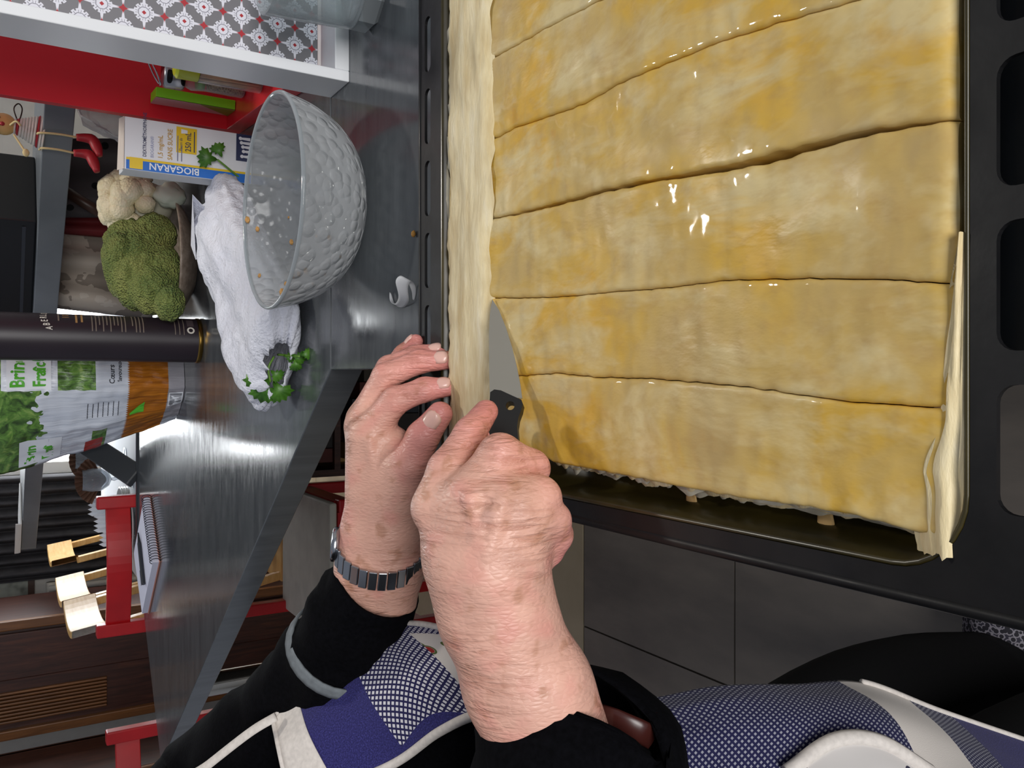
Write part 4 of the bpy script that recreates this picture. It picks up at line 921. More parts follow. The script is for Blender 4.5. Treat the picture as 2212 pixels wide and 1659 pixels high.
# ---- paper towel bundle
NA, NB = V(.262, 1.245, 0), V(.020, .965, 0); axb = nrm(NB - NA); sdb = np.array([-axb[1], axb[0], 0])
rows_ = []
for i in range(90):
    t = i / 89; c = lerp(NA, NB, t); sh_ = 1 - .55 * max(0, (i - 84) / 5) ** 2; wd2 = np.interp(t, [0, .08, .3, .6, .9, 1], [.030, .056, .074, .082, .086, .082]); hh2 = np.interp(t, [0, .1, .4, .8, 1], [.022, .034, .034, .030, .025]); r = []
    for j in range(64):
        a = 2 * PI * j / 64; ca, sa2 = math.cos(a), math.sin(a); z = hh2 + hh2 * sa2 * (1 if sa2 > 0 else .98)
        w_ = .0085 * noise.noise(Vector((t * 3.4, ca * 1.6, sa2 * 1.6))) + .0045 * noise.noise(Vector((t * 6, ca * 4.6, sa2 * 4.6 + 3))) + .0035 * abs(noise.noise(Vector((t * 3, ca * 9, sa2 * 9 + 5))))
        w_ += .006 * (abs(noise.noise(Vector((t * 9 + ca * 3, ca * 5 + 2, sa2 * 3)))) - .2); p = c + sdb * ca * (wd2 + w_) * sh_ + UPZ * (hh2 + (z - hh2) * sh_ + w_ * max(0, sa2 + .2)); p[2] = WZ + max(.0008, p[2])
        if i > 80: p = p + axb * .012 * (i - 80) / 9 * noise.noise(Vector((j * .35, 3, 1)))
        r.append(p)
    rows_.append(r)
pw = M('paper_towel'); pv = pw.coord(); pw.set(col=pw.ramp(pw.noise(9, 3), [(.3, '#DADCE8'), (.7, '#EEF0F8')]), rough=.85).bump(pw.noise(24, 5, .65, pw.coord(scale=(1, 1, 1)), 1.2) * 1.0 + pw.voro(300) * .12, .8, .008)
pb = thing('paper_towel_bundle', 'white paper towel bundle wrapped round parsley behind the glass bowl', 'bundle', (.145, 1.11, WZ))
obj('wrap', B().grid(np.array(rows_), cv=True), pw.m, pb, smooth=True, solid=-.0012)
tipc = onz(408, 530, WZ) * 0 + ony(412, 530, 1.30)
obj('corner', B().add([tipc, tipc + V(-.035, -.10, .012), tipc + V(.05, -.12, .02), tipc + V(.0, -.12, -.03)], [(0, 1, 2), (0, 3, 1), (0, 2, 3)]), pw.m, pb, smooth=False, solid=.001)
# ---- parsley sprigs
pgm = M('parsley_green'); pgm.set(col=pgm.ramp(pgm.noise(70, 3), [(.3, '#2C5614'), (.6, '#4A7D22'), (.8, '#6B9A38')]), rough=.45)
def leafm(c, d, n_, L):
    n_ = nrm(CAM - c) + nrm(n_) * .35
    d = nrm(d); n_ = nrm(n_ - d * np.dot(n_, d)); w = np.cross(n_, d); pts = [c]; out = []
    prof = [(0, .0), (.10, .12), (.16, .34), (.34, .30), (.30, .46), (.52, .55), (.44, .68), (.55, .86), (.34, .84), (.28, .98), (.14, .90), (0, 1.06)]
    for x, y in prof: out.append((x, y))
    for x, y in prof[-2:0:-1]: out.append((-x, y))
    P = [c + d * L * y + w * L * x + n_ * L * (.16 * math.sin(3 * y) - .35 * x * x) for x, y in out]; P.append(c + d * L * .5 + n_ * L * .13); m_ = len(P) - 1
    return P, [(k, (k + 1) % m_, m_) for k in range(m_)]
def sprig(label, base, leaves, stem):
    t = thing('parsley_sprig', label, 'parsley', base, 'parsley sprigs')
    obj('stem', B().tube(cr(stem, 12), .0014, 6), flat('#6E9A3E', .5), t, smooth=True)
    for (c, d, n_, L) in leaves: P, f_ = leafm(np.array(c), np.array(d), np.array(n_), L); obj('leaf', B().add(P, f_), pgm.m, t, smooth=True, solid=.0004)
def LD(x, y, dx, dy, zc): c_ = atd(x, y, zc); e_ = atd(x + dx, y + dy, zc + .004); return (c_, e_ - c_, (0, -.7, .5), float(np.linalg.norm(e_ - c_)) * 1.15)
cA = onz(560, 815, .925); cB = onz(590, 845, .91)
Lp = lambda x, y, z: onz(x, y, z)
sprig('parsley leaves hanging out of the open end of the paper towel bundle', Lp(575, 815, .91), [LD(574, 800, -26, 38, .98), LD(580, 815, -14, 46, .985), LD(590, 822, 24, 36, .985), LD(584, 800, 22, 16, .975)], [atd(592, 770, .985), atd(580, 795, .98), atd(584, 825, .985)])
sprig('parsley tips inside the mouth of the paper towel bundle', Lp(640, 775, .92), [LD(612, 768, 22, 4, .965), LD(630, 766, 26, 10, .955), LD(648, 768, 22, -4, .945), LD(636, 776, 4, 22, .95)], [atd(600, 766, .975), atd(625, 768, .962), atd(648, 770, .95)])
pA = ony(470, 345, 1.17)
sprig('single parsley leaf in front of the medicine carton', pA, [(pA, V(.02, .0, .6), (-.2, -1, .2), .026), (pA + V(.004, 0, -.006), V(.5, 0, .25), (-.2, -1, .2), .02)], [pA, pA + V(-.01, .01, -.02), pA + V(-.02, .02, -.04)])

# ---- glass bowl
gc = V(.1735, .795, WZ); H_ = .0805
gb = thing('glass_bowl', 'large dimpled glass mixing bowl with crumbs stuck inside', 'bowl', gc)
prof_o = [(0, 0), (.030, 0), (.046, .002), (.066, .012), (.083, .029), (.095, .052), (.101, .074), (.1025, H_)]
prof_i = [(.0985, H_), (.097, .074), (.091, .053), (.079, .031), (.063, .0165), (.044, .007), (.028, .005), (0, .005)]
bgm = glassy('dimpled_bowl_glass', '#DCDFE0', .22, .12, '#D2D4D6', bumps=lambda m: m.ramp(m.voro(85), [(.0, (1, 1, 1, 1)), (.35, (.75, .75, .75, 1)), (.6, (.0, .0, .0, 1))]))
obj('bowl', B().lathe(np.array(cr([(p[0], p[1], 0) for p in prof_o], 34))[:, :2].tolist() + np.array(cr([(p[0], p[1], 0) for p in prof_i], 30))[:, :2].tolist(), gc, 72), bgm, gb, smooth=True)
obj('rim', B().tube([gc + V(.1005 * math.cos(a), .1005 * math.sin(a), H_) for a in np.arange(72) * 2 * PI / 72], .0022, 8, closed=True), glassy('rim_glass', '#C9CFD2', .4, .05, '#B9C0C4'), gb, smooth=True)
obj('foot', B().lathe([(0, .0003), (.032, .0003), (.034, .0025), (.028, .003), (0, .003)], gc, 48), glassy('foot_glass', '#D0D6D8', .25, .05), gb, smooth=True)
cc_ = flat('#B98A4E', .7, var=.3, vs=200)
random.seed(11)
for k in range(17):
    a = random.uniform(.9, 2.9) + PI * 0; 
    tt = random.uniform(.25, .95); pr = np.array([np.interp(tt, np.linspace(0, 1, len(prof_i)), [p[i] for p in prof_i[::-1]]) for i in (0, 1)])
    p = gc + V(pr[0] * .965 * math.cos(a + .6), pr[0] * .965 * math.sin(a + .6), pr[1] + .0015)
    obj('crumb', B().ico(p, random.uniform(.0014, .0042), 1, (1, .8, .7), disp=lambda q: 1 + .4 * noise.noise(Vector(q) * 4 + Vector((k, 0, 0)))), cc_, gb)
# ---- scraps on the worktop
pl = [onz(843, 632, .902), onz(848, 652, .902), onz(862, 660, .903), onz(872, 645, .908), onz(868, 615, .914), onz(876, 602, .912), onz(888, 612, .905), onz(894, 630, .902), onz(893, 648, .9015)]
P = cr(pl, 40); wv_ = np.interp(np.linspace(0, 1, 40), [0, .2, .5, .8, 1], [.0006, .003, .0052, .003, .0006]); G = np.array([[P[i] - RT * 0 + V(wv_[i] * .5, wv_[i] * .2, wv_[i]) * s_ for s_ in (-1, -.5, 0, .5, 1)] for i in range(40)]); G[..., 2] = np.maximum(G[..., 2], .9004)
obj('filo_peel', B().grid(G), flat('#D6D8DA', .5), None, True, solid=.0004, label='curled white scrap lying between the bowl and the tray', cat='scrap')
obj('filo_crumb', B().ico(onz(893, 505, .9022), .0028, 2, (1, .8, .7), disp=lambda q: 1 + .4 * noise.noise(Vector(q) * 3)), flat('#C08A3C', .6), None, True, label='amber crumb on the grey worktop beside the tray slots', cat='crumb')
# ================================================================= dining corner behind the peninsula
def px2(x, y, Y): return ony(x, y, Y)
# curtain
cu_ = []
for i in range(120):
    t = i / 119; x = -.86 + .46 * t; cu_.append([(x, WY - .10 + .028 * math.sin(t * 2 * PI * 9) + .01 * math.sin(t * 23 + q), z) for q, z in enumerate(np.linspace(.02, 2.45, 8))])
crt = M('dark_curtain'); crt.set(col=crt.ramp(crt.noise(20, 3), [(.3, '#2A292C'), (.7, '#3A393D')]), rough=.9)
obj('curtain', B().grid(np.array(cu_)), crt.m, None, True, solid=.002, label='dark grey pleated curtain beside the bright window', cat='curtain')
# radiator
rdm = flat('#BDB8AE', .4); rx0, rx1 = -1.12, -.90
ra = thing('radiator', 'white column radiator standing between the curtain and the cupboard', 'radiator', ((rx0 + rx1) / 2, WY - .1, 0))
for k in range(6):
    x = lerp(rx0, rx1, k / 5); obj('column', B().tube([(x, WY - .12, .12), (x, WY - .12, 1.02)], .013, 10).tube([(x, WY - .05, .12), (x, WY - .05, 1.02)], .013, 10), rdm, ra, smooth=True)
obj('header', B().tube([(rx0 - .02, WY - .085, 1.01), (rx1 + .02, WY - .085, 1.01)], .02, 12).tube([(rx0 - .02, WY - .085, .13), (rx1 + .02, WY - .085, .13)], .02, 12), rdm, ra, smooth=True)
obj('foot', B().box((rx0, WY - .085, .05), (.02, .1, .1)).box((rx1, WY - .085, .05), (.02, .1, .1)), rdm, ra)
# framed picture above the radiator
fp_ = thing('framed_picture', 'small framed picture above the white radiator', 'picture', (-.98, WY - .02, 1.08))
pcm = M('picture_print'); pcm.set(col=pcm.ramp(pcm.noise(9, 3), [(.35, '#3A342E'), (.5, '#8F948C'), (.7, '#B4B8AE')]), rough=.2)
obj('print', B().box((-.98, WY - .022, 1.24), (.24, .006, .30)), pcm.m, fp_); wdk = flat('#3B2115', .4)
for c, s_ in (((-.98, WY - .02, 1.085), (.29, .02, .025)), ((-.98, WY - .02, 1.395), (.29, .02, .025)), ((-1.11, WY - .02, 1.24), (.025, .02, .31)), ((-.85, WY - .02, 1.24), (.025, .02, .31))): obj('frame', B().box(c, s_), wdk, fp_)
# wooden cupboards
wo = M('dark_wood'); wv3 = wo.coord(scale=(14, 14, 1.2)); wo.set(col=wo.ramp(wo.noise(4, 5, .6, wv3, 1.0), [(.3, '#2A140D'), (.55, '#43231A'), (.75, '#5A3220')]), rough=.4)
wl_ = M('brown_wood'); wv4 = wl_.coord(scale=(16, 16, 1)); wl_.set(col=wl_.ramp(wl_.noise(4, 5, .6, wv4, 1.0), [(.3, '#5E3A1E'), (.7, '#86572E')]), rough=.4)
cy = 3.55
sbd = thing('cupboard', 'dark carved wooden cupboard to the left of the radiator', 'cupboard', (-1.08, cy + .2, 0))
obj('carcass', B().box((-1.085, cy + .22, .95), (.43, .40, 1.9)), wo.m, sbd)
for x in (-.885, -1.285): obj('stile', B().box((x, cy + .01, .95), (.035, .03, 1.9)), wl_.m, sbd, bevel=.004)
obj('door', B().box((-1.0, cy + .012, .95), (.17, .02, 1.8)), wo.m, sbd, bevel=.004); 
for k in range(9): obj('reeding', B().box((-1.135 - .013 * k, cy + .012, 1.1), (.009, .018, .5)), wl_.m, sbd, bevel=.003)
chc = thing('china_cabinet', 'brown wooden china cabinet with glass doors at the far left', 'cabinet', (-1.55, 3.2, 0)); hy = 3.05
obj('carcass', B().box((-1.78, hy + .34, .95), (.98, .02, 1.9)).box((-1.30, hy + .17, .95), (.02, .34, 1.9)).box((-2.26, hy + .17, .95), (.02, .34, 1.9)), wo.m, chc)
for x in (-1.305, -1.56, -1.80): obj('stile', B().box((x, hy, .95), (.028, .03, 1.9)), wl_.m, chc, bevel=.003)
for z in (.55, .86, 1.16): obj('shelf', B().box((-1.78, hy + .17, z), (.94, .30, .018)), wl_.m, chc)
pg_ = glassy('cabinet_pane', '#CFD4D6', .12, .05, '#8A9096')
for x in (-1.433, -1.68): obj('pane', B().box((x, hy + .005, 1.0), (.215, .004, 1.6)), pg_, chc)
gk = glassy('crystal', '#E6EEF2', .35, .05, '#AEB8C0')
for k, (x, y, z) in enumerate([(-1.38, hy + .12, .870), (-1.48, hy + .13, .870), (-1.62, hy + .12, .870), (-1.40, hy + .14, 1.170), (-1.50, hy + .12, 1.170)]):
    obj('crystal_glass', B().lathe([(.0, .0), (.028, .0), (.03, .006), (.034, .10), (.036, .13), (.034, .13), (.03, .02), (0, .016)], (x, y, z), 18), gk, None, True, label=['crystal tumbler on the lower china cabinet shelf, nearest the door edge', 'crystal tumbler second from the door edge on the lower cabinet shelf', 'crystal tumbler behind the middle stile of the china cabinet', 'crystal tumbler on the upper cabinet shelf, nearest the door edge', 'crystal tumbler second from the door edge on the upper cabinet shelf'][k], cat='glass', group='crystal tumblers in the china cabinet')
# pale wooden chairs in a row
pw_ = M('pale_beech'); pw_.set(col=pw_.ramp(pw_.noise(5, 4, .6, pw_.coord(scale=(3, 3, 18))), [(.3, '#C9964E'), (.7, '#E0B878')]), rough=.4)
def beech(x, y, label):
    t = thing('dining_chair', label, 'chair', (x + .2, y, 0), 'pale wooden dining chairs'); G = []
    for i in range(14):
        s_ = -1 + 2 * i / 13; yy = y + s_ * .185; cxx = x - .022 + .028 * s_ * s_
        G.append([(cxx, yy, 1.035), (cxx + .02, yy, 1.035), (cxx + .034, yy, .945), (cxx + .014, yy, .945)])
    obj('backrest', B().grid(np.array(G), cv=True), pw_.m, t, bevel=.002)
    for s_ in (-1, 1):
        obj('back_post', B().bar((x + .018, y + s_ * .17, .95), (x + .11, y + s_ * .17, .45), .03, .024), pw_.m, t, bevel=.003)
        obj('leg', B().bar((x + .11, y + s_ * .17, .45), (x + .06, y + s_ * .17, .002), .03, .026), pw_.m, t, bevel=.003)
        obj('leg', B().bar((x + .46, y + s_ * .17, .44), (x + .47, y + s_ * .17, .002), .03, .028), pw_.m, t, bevel=.003)
    obj('seat', B().box((x + .29, y, .455), (.40, .38, .022)), pw_.m, t, bevel=.006); return t
beech(-.70, 2.74, 'pale wooden chair nearest the red chair in the row'); beech(-.715, 3.18, 'middle pale wooden chair of the row'); beech(-.70, 3.80, 'pale wooden chair farthest back before the curtain')
# red chairs
rc = M('red_paint'); rc.set(col=rc.ramp(rc.noise(12, 3), [(.3, '#A81018'), (.7, '#C0161E')]), rough=.33); st = flat('#C9C4B6', .6, var=.08)
def redchair(x0, x1, y, zt, label, depth=-.38):
    t = thing('red_chair', label, 'chair', ((x0 + x1) / 2, y + depth / 2, 0), 'red wooden chairs')
    for x in (x0, x1):
        obj('back_post', B().box((x, y, (zt + .46) / 2), (.034, .034, zt - .46)), rc.m, t, bevel=.004)
        obj('leg', B().box((x, y, .23), (.034, .034, .458)), rc.m, t, bevel=.004); obj('leg', B().box((x, y + depth, .23), (.034, .034, .458)), rc.m, t, bevel=.004)
        obj('stretcher', B().box((x, y + depth / 2, .22), (.02, -depth - .034, .03)), rc.m, t)
    rail = []
    for i in range(16):
        s_ = i / 15; x = lerp(x0 + .017, x1 - .017, s_); yy = y - .035 * math.sin(PI * s_); rail.append([(x, yy - .009, zt - .022), (x, yy + .009, zt - .022), (x, yy + .009, zt - .082), (x, yy - .009, zt - .082)])
    obj('top_rail', B().grid(np.array(rail), cv=True), rc.m, t, bevel=.002)
    obj('lower_rail', B().box(((x0 + x1) / 2, y, zt - .20), (x1 - x0 - .034, .018, .04)), rc.m, t, bevel=.002)
    obj('apron', B().box(((x0 + x1) / 2, y + depth, .435), (x1 - x0 - .034, .02, .05)).box((x0, y + depth / 2, .435), (.02, -depth - .034, .05)).box((x1, y + depth / 2, .435), (.02, -depth - .034, .05)), rc.m, t)
    obj('seat', B().box(((x0 + x1) / 2, y + depth / 2, .475), (x1 - x0 + .02, -depth + .04, .02)), st, t, bevel=.006); return t
redchair(-.655, -.315, 2.45, .985, 'red wooden chair with a curved top rail beside the notebook')
redchair(-1.30, -.93, 2.42, .965, 'red wooden chair with chipped paint at the far left')
# dining table
tbl = thing('dining_table', 'dining table under a white cloth in front of the window', 'table', (0, 3.2, 0))
obj('top', B().box((-.05, 3.2, .835), (1.06, 1.1, .03)), wl_.m, tbl)
for x in (-.52, .42):
    for y in (2.7, 3.7): obj('leg', B().cyl((x, y, .001), (x, y, .82), .022, n=16), flat('#B5B1A8', .25, 1.0), tbl, auto=.6)
clm = flat('#E6E9EE', .8)
tg = [[(x, y, .852 + .0 * abs(x) - (.12 if (i in (0, 11) or j in (0, 13)) else 0)) for j, y in enumerate([2.63] + list(np.linspace(2.645, 3.755, 12)) + [3.77])] for i, x in enumerate([-.595] + list(np.linspace(-.58, .48, 10)) + [.495])]
obj('tablecloth', B().grid(np.array(tg)), clm, None, True, solid=-.002, label='white tablecloth over the dining table', cat='tablecloth')
gw = glassy('wine_glass_clear', '#F2F6FA', .2, .03, '#C4CCD4'); nb = flat('#7C5C4A', .8, var=.2, vs=60)
TZ = .8545
for k, (qx, qy, Y) in enumerate([(150, 990, 2.98), (165, 1036, 2.80)]):
    top = ony(qx + 12, qy + 2, Y); c = V(top[0], Y, TZ); gh = top[2] - TZ
    g = thing('wine_glass', ['wine glass with a brown fan napkin, nearer the salad bag', 'wine glass with a brown fan napkin, nearer the red chair'][k], 'glass', c, 'wine glasses on the dining table')
    obj('bowl', B().lathe([(.004, gh * .42), (.02, gh * .47), (.034, gh * .62), (.036, gh * .8), (.031, gh), (.0295, gh), (.034, gh * .8), (.032, gh * .63), (.018, gh * .49), (.0, gh * .46)], c, 24), gw, g, smooth=True)
    obj('stem', B().lathe([(.0, .004), (.004, .006), (.0035, gh * .3), (.0065, gh * .36), (.0035, gh * .43), (.0, gh * .43)], c, 12), gw, g, smooth=True)
    obj('foot', B().lathe([(0, 0), (.032, 0), (.032, .002), (.005, .006), (0, .006)], c, 24), gw, g, smooth=True)
    n_ = thing('fan_napkin', ['brown pleated napkin fan in the glass by the salad bag', 'brown pleated napkin fan in the glass by the red chair'][k], 'napkin', c + V(0, 0, gh * .5), 'brown napkin fans')
    F_ = []
    for i in range(25):
        a = lerp(-1.25, 1.25, i / 24); rr_ = .075; off = .007 * (1 if i % 2 else -1)
        F_.append([c + V(.004 * a, off * .3, gh * .52), c + V(rr_ * .5 * math.sin(a), off * .7, gh * .62 + rr_ * .45 * math.cos(a)), c + V(rr_ * math.sin(a), off * 1.3 - .01, gh * .66 + rr_ * .9 * math.cos(a))])
    obj('fan', B().grid(np.array(F_)), nb, n_, solid=.0008)
for k, (qx, qy, Y) in enumerate([(215, 1095, 2.86), (228, 1130, 2.80), (240, 1160, 2.74)]):
    c = ony(qx, qy, Y); P = []
    for i in range(9): P.append([V(c[0] + .045 * (i / 8 - .5), Y + .012 * (i % 2), TZ), V(c[0] + .055 * (i / 8 - .5), Y + .010 * (i % 2), c[2] + .02 + .012 * (i % 2))])
    obj('folded_napkin', B().grid(np.array(P)), flat('#E8ECF2', .7), None, solid=.001, label=['white folded napkin next to the wine glass', 'white folded napkin in the middle of the three', 'white folded napkin nearest the pale chair'][k], cat='napkin', group='white napkins')
pc = V(-.43, 2.78, TZ)
pl_ = thing('dinner_plate', 'stack of white plates at the near end of the dining table', 'plate', pc)
for k in range(4): obj('plate', B().lathe([(0, .004 + .007 * k), (.06, .004 + .007 * k), (.115, .014 + .007 * k), (.117, .016 + .007 * k), (.112, .0165 + .007 * k), (.06, .008 + .007 * k), (0, .007 + .007 * k)], pc, 40), flat('#E4E4E2', .25), pl_, smooth=True)
# notebook with pen on the peninsula end
A_, B_, C_, D_ = V(-.262, 2.10, 0), V(-.392, 1.965, 0), V(-.545, 2.13, 0), V(-.425, 2.275, 0)
nt_ = thing('spiral_notebook', 'spiral notebook lying open at the far end of the worktop', 'notebook', (A_ + C_) / 2 + V(0, 0, WZ))
obj('cover', B().prism([p[:2] for p in (A_, B_, C_, D_)], WZ + .0005, WZ + .003), flat('#C98A78', .5), nt_)
ins_ = lambda p: p + ((A_ + C_) / 2 - p) * .02
obj('pages', B().prism([ins_(p)[:2] for p in (A_, B_, C_, D_)], WZ + .003, WZ + .016), flat('#D9DAEC', .7), nt_)
wm_ = flat('#2A2A38', .35, .6); ed = nrm(B_ - A_); out_ = nrm(np.cross(ed, UPZ)); out_ = out_ if out_[1] < 0 else -out_
for k in range(26):
    c = lerp(A_, B_, (k + .5) / 26) + V(0, 0, WZ + .0115)
    obj('ring', B().tube([c + out_ * .010 * math.cos(a) + UPZ * .0105 * math.sin(a) for a in np.arange(12) * 2 * PI / 12], .0009, 5, closed=True), wm_, nt_, smooth=True)
pn0, pn1 = lerp(A_, D_, .45) + V(-.02, -.02, WZ + .0205), lerp(B_, C_, .55) + V(.01, .012, WZ + .0205)
pen_ = thing('pen', 'dark pen lying on the notebook pages', 'pen', (pn0 + pn1) / 2 - V(0, 0, .004)); obj('barrel', B().cyl(lerp(pn0, pn1, .2), lerp(pn0, pn1, .95), .0045, n=12), flat('#2A2D33', .3), pen_, auto=.6); obj('grip', B().cyl(pn0, lerp(pn0, pn1, .2), .0015, .0042, n=12), flat('#15161A', .4), pen_, auto=.6); obj('clip', B().bar(lerp(pn0, pn1, .7) + UPZ * .005, lerp(pn0, pn1, .97) + UPZ * .005, .002, .001), flat('#A9ACB0', .2, 1.0), pen_)
# low bookcase with books
bkx0, bkx1, bky = -.26, .62, 2.35
bc = thing('bookcase', 'low dark bookcase full of books under the dining side of the peninsula', 'bookcase', (0, 2.5, 0))
obj('panel', B().box((bkx0, 2.46, .35), (.02, .24, .70)), wo.m, bc); obj('panel', B().box((bkx1, 2.46, .35), (.02, .24, .70)), wo.m, bc); obj('back', B().box((.18, 2.575, .35), (.88, .01, .70)), wo.m, bc)
for z in (.03, .36, .69): obj('shelf', B().box((.18, 2.46, z), (.86, .24, .018)), wo.m, bc)
random.seed(5); ordn = 'first second third fourth fifth sixth seventh eighth ninth tenth eleventh twelfth thirteenth fourteenth fifteenth sixteenth seventeenth eighteenth nineteenth twentieth'.split()
bcol = ['#5A2A24', '#2E2A28', '#4A4338', '#6B5A44', '#3A2C2E', '#7A3A2A', '#2A3038', '#5E5548', '#8A6A3A']; cn = ['dark red', 'black', 'olive brown', 'tan', 'plum brown', 'rust red', 'slate', 'grey brown', 'ochre']
for zi, z in enumerate((.0395, .3695)):
    x = bkx0 + .03; k = 0
    while x < .50:
        w = random.uniform(.034, .062); h_ = random.uniform(.2, .28); ci = random.randrange(9); k += 1
        o = thing('book', '%s book, %s from the end panel on the %s bookcase shelf' % (cn[ci], ordn[k - 1], ('lower', 'upper')[zi]), 'book', (x + w / 2, 2.43, z), 'books in the low bookcase')
        obj('cover', B().box((x + w / 2, 2.43, z + h_ / 2), (w - .001, .15, h_)), flat(bcol[ci], .6, var=.2, vs=50), o, bevel=.001); obj('title_band', B().box((x + w / 2, 2.3545, z + h_ * .7), (w * .7, .001, .03)), flat('#9A8A6A', .6), o); x += w + .001

# ================================================================= on and under the bar shelf
SZ = 1.1435
def sh(x, y, Y): return ony(x, y, Y)
# clay-pot figure sitting on the shelf edge
yd = 1.545; hd_ = sh(8, 268, yd); p0_ = sh(22, 270, yd); p1_ = sh(97, 288, yd)
dl_ = thing('pot_doll', 'small puppet with a striped white pot body and red boots dangling from the shelf', 'figurine', p1_ - V(0, 0, 0))
axd = nrm(p1_ - p0_); Ld = np.linalg.norm(p1_ - p0_); e1_ = nrm(np.cross(axd, (0, 1, 0))); Rm = np.stack([e1_, np.cross(axd, e1_), axd], 1)
wc = flat('#DDD9D0', .5); rdl = flat('#A8202A', .5)
pr_ = lambda t: lerp(.008, .0285, t)
for k in range(12):
    t0, t1 = k / 12, (k + 1) / 12; obj('body_ring', B().lathe([(0, Ld * t0), (pr_(t0), Ld * t0 + .0003), (pr_(t1) + .0012, Ld * (t1 - .02)), (pr_(t1), Ld * t1 - .0002), (0, Ld * t1)], p0_, 28, Rm), rdl if k in (2, 9) else wc, dl_, smooth=True)
obj('head', B().ico(hd_, .017, 3, (1, 1, 1.05)), flat('#D9B070', .5), dl_, smooth=True); obj('nose', B().ico(hd_ + V(-.004, -.0165, .002), .0035, 2), rdl, dl_, smooth=True)
for s_ in (-1, 1): obj('eye', B().ico(hd_ + V(.006 * s_, -.0158, .006), .0018, 1), flat('#2A1A10', .4), dl_)
obj('hat', B().add(list(hd_ + np.array([(.018 * math.cos(a), .018 * math.sin(a), .006) for a in np.arange(12) * 2 * PI / 12])) + [hd_ + V(.02, -.01, .045)], [(k, (k + 1) % 12, 12) for k in range(12)]), flat('#8A8A4A', .6), dl_, solid=.001)
rp = flat('#D8C690', .7)
for (a, b_, bt_) in (((87, 287), (168, 297), (205, 318)), ((92, 320), (162, 331), (197, 352))):
    A2, B2, C2 = sh(*a, yd - .03), sh(*b_, yd - .035), sh(*bt_, yd - .05)
    obj('leg', B().tube(cr([A2 + V(0, .012, .004), A2, lerp(A2, B2, .5) + V(.001, -.002, 0), B2], 14), .0018, 7), rp, dl_, smooth=True)
    dn = V(-.022, -.012, -.026); obj('boot', B().tube(cr([B2 + V(0, 0, .002), B2 + V(.001, 0, -.012), B2 + V(-.002, -.002, -.022), B2 + V(-.016, -.006, -.028), B2 + V(-.028, -.01, -.031)], 16), np.interp(np.linspace(0, 1, 16), [0, .4, .7, 1], [.0055, .0085, .0085, .0045]), 12), rdl, dl_, smooth=True)
A2, B2 = sh(30, 291, yd - .02), sh(56, 330, yd - .03)
obj('arm', B().tube([A2, B2], .0016, 6), rp, dl_); obj('hand', B().ico(B2, .005, 2, (1.3, .7, 1)), rp, dl_, smooth=True)
obj('arm', B().tube(cr([sh(22, 270, yd - .02), sh(35, 262, yd - .035), sh(45, 272, yd - .035)], 10), .0016, 6), rp, dl_, smooth=True)
obj('wire_loop', B().tube(cr([sh(38, 262, yd), sh(30, 235, yd), sh(40, 224, yd), sh(48, 236, yd), sh(42, 262, yd)], 24), .0011, 6), flat('#3A3028', .5, .5), dl_, smooth=True)
# things along the shelf
sp_ = lambda s_, n_: sa + sd * s_ + sn * n_
Rsh = np.stack([sd, sn, UPZ], 1)
def shbox(name, label, cat, s_, n_, L, W, H, m_, extra=None):
    c = sp_(s_, n_); t = thing(name, label, cat, V(c[0], c[1], SZ)); obj('body', B().box(V(c[0], c[1], SZ + H / 2), (L, W, H), Rsh), m_, t, bevel=.003)
    if extra: extra(t, c)
    return t
bk = flat('#0C0E12', .3)
def lidline(t, c): obj('lid', B().box(V(c[0], c[1], SZ + .152), (.325, .175, .012), Rsh), flat('#14161B', .25), t, bevel=.002); obj('edge_strip', B().box(V(c[0], c[1], SZ + .02) - sn * .0815, (.29, .002, .006), Rsh), flat('#2E323A', .3), t)
shbox('storage_box', 'large black storage box on the bar shelf behind the puppet', 'box', .50, .11, .32, .16, .145, bk, lidline)
k = 0
for k, (h_, c_) in enumerate([('#8A7A70', 'grey brown'), ('#4A3A40', 'plum'), ('#B0A8B8', 'pale lilac')]):
    c = sp_(.90, .12); t = thing('exercise_book', '%s exercise book in the flat pile on the bar shelf' % c_, 'book', V(c[0], c[1], SZ + .0085 * k), 'exercise books on the shelf')
    obj('cover', B().box(V(c[0], c[1], SZ + .004 + .0085 * k), (.24, .17, .0078), Rsh), flat(h_, .6), t, bevel=.001); obj('pages', B().box(V(c[0], c[1], SZ + .004 + .0085 * k) - sn * .0855, (.235, .002, .005), Rsh), flat('#C9C6C8', .7), t)
c = sp_(.93, .12); t = thing('teal_case', 'teal plastic case on top of the exercise books', 'case', V(c[0], c[1], SZ + .027)); obj('body', B().box(V(c[0], c[1], SZ + .038), (.12, .12, .021), Rsh), flat('#2E9A88', .4), t, bevel=.003); obj('latch', B().box(V(c[0], c[1], SZ + .038) - sn * .061, (.02, .003, .01), Rsh), flat('#1A2A30', .4), t)
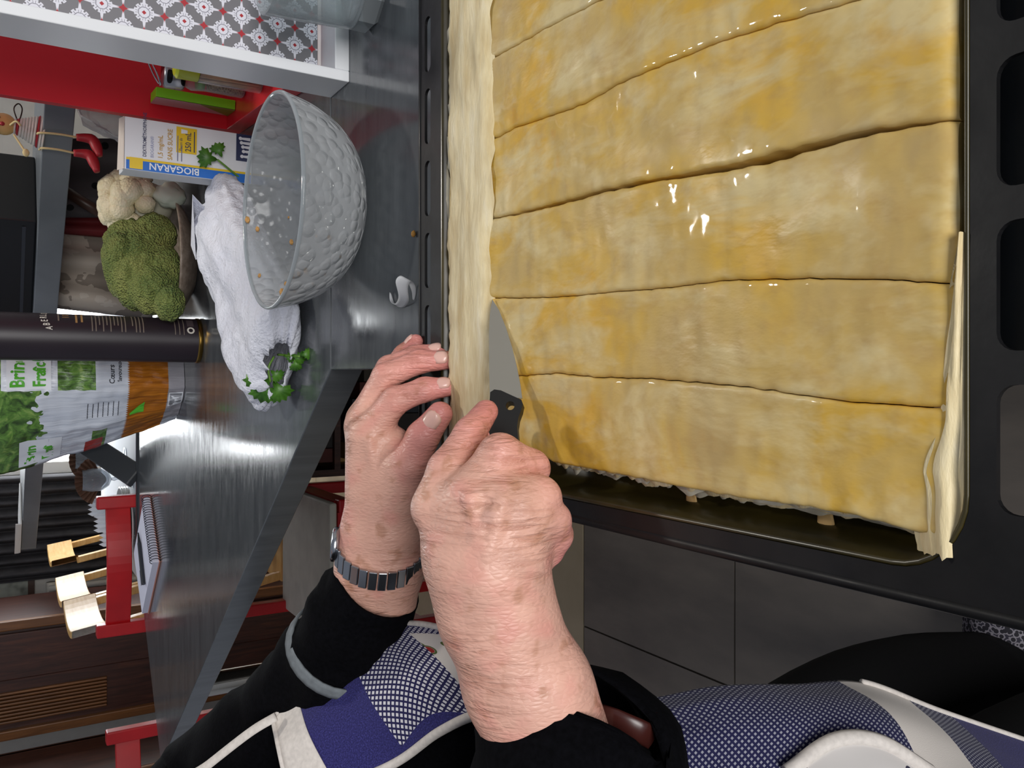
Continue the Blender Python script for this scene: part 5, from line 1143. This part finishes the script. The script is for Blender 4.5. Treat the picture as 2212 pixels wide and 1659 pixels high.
c = sp_(.98, .12); t = thing('kitchen_roll', 'white kitchen roll lying above the teal case', 'paper roll', V(c[0], c[1], SZ + .0485)); obj('roll', B().tube([sp_(.92, .12) + UPZ * (SZ + .097), sp_(1.08, .12) + UPZ * (SZ + .097)], .048, 28), pw.m, t, auto=.6); obj('core', B().tube([sp_(.918, .12) + UPZ * (SZ + .097), sp_(.93, .12) + UPZ * (SZ + .097)], .018, 16), flat('#8A7A66', .8), t)
c = sp_(2.0 - .12, .06); t = thing('white_tray', 'thin white tray lying at the far end of the bar shelf', 'tray', V(c[0], c[1], SZ)); obj('base', B().box(V(c[0], c[1], SZ + .004), (.26, .14, .006), Rsh), flat('#E6E6E4', .4), t, bevel=.002); obj('rim', B().box(V(c[0], c[1], SZ + .012) - sn * .069, (.26, .003, .012), Rsh), flat('#E6E6E4', .4), t)
# printed cloths hung under the shelf
def cloth(name, label, cat, pts, Y, m_, amp=.012):
    G = []
    (a, b_, c_, d_) = [np.array(p, float) for p in pts]
    for i in range(16):
        r_ = []
        for j in range(16):
            p = lerp(lerp(a, b_, j / 15), lerp(d_, c_, j / 15), i / 15); w = ony(p[0], p[1], Y + amp * math.sin(j * .9) + .02 * i / 15); r_.append(w)
        G.append(r_)
    return obj(name, B().grid(np.array(G)), m_, None, True, solid=.002, label=label, cat=cat)
spm = M('spoon_print'); vv = spm.voro(26); spm.set(col=spm.mix(vv < .2, '#5A5557', '#141315'), rough=.8)
cloth('tea_towel', 'dark grey tea towel with black printed motifs below the shelf', 'towel', [(140, 300), (140, 470), (300, 470), (300, 300)], 1.93, spm.m)
crm = M('cream_print'); vv = crm.noise(14, 3); crm.set(col=crm.ramp(vv, [(.36, '#8A8076'), (.45, '#B9AEA2'), (.62, '#C6BDB2'), (.68, '#A8741E')], 'CONSTANT'), rough=.8)
cloth('shopping_bag', 'cream printed cloth bag slumped behind the broccoli', 'bag', [(120, 500), (110, 665), (330, 690), (330, 520)], 2.02, crm.m, .02)
cloth('red_pouch', 'dark red pouch between the towel and the cream bag', 'pouch', [(135, 440), (132, 505), (300, 520), (300, 430)], 2.0, flat('#7A2024', .6), .008)
obj('wooden_rail', B().tube([ony(120, 400, 1.86), ony(250, 480, 1.86)], .011, 12), flat('#4A342A', .4), None, True, label='brown wooden rail crossing behind the broccoli', cat='rail')
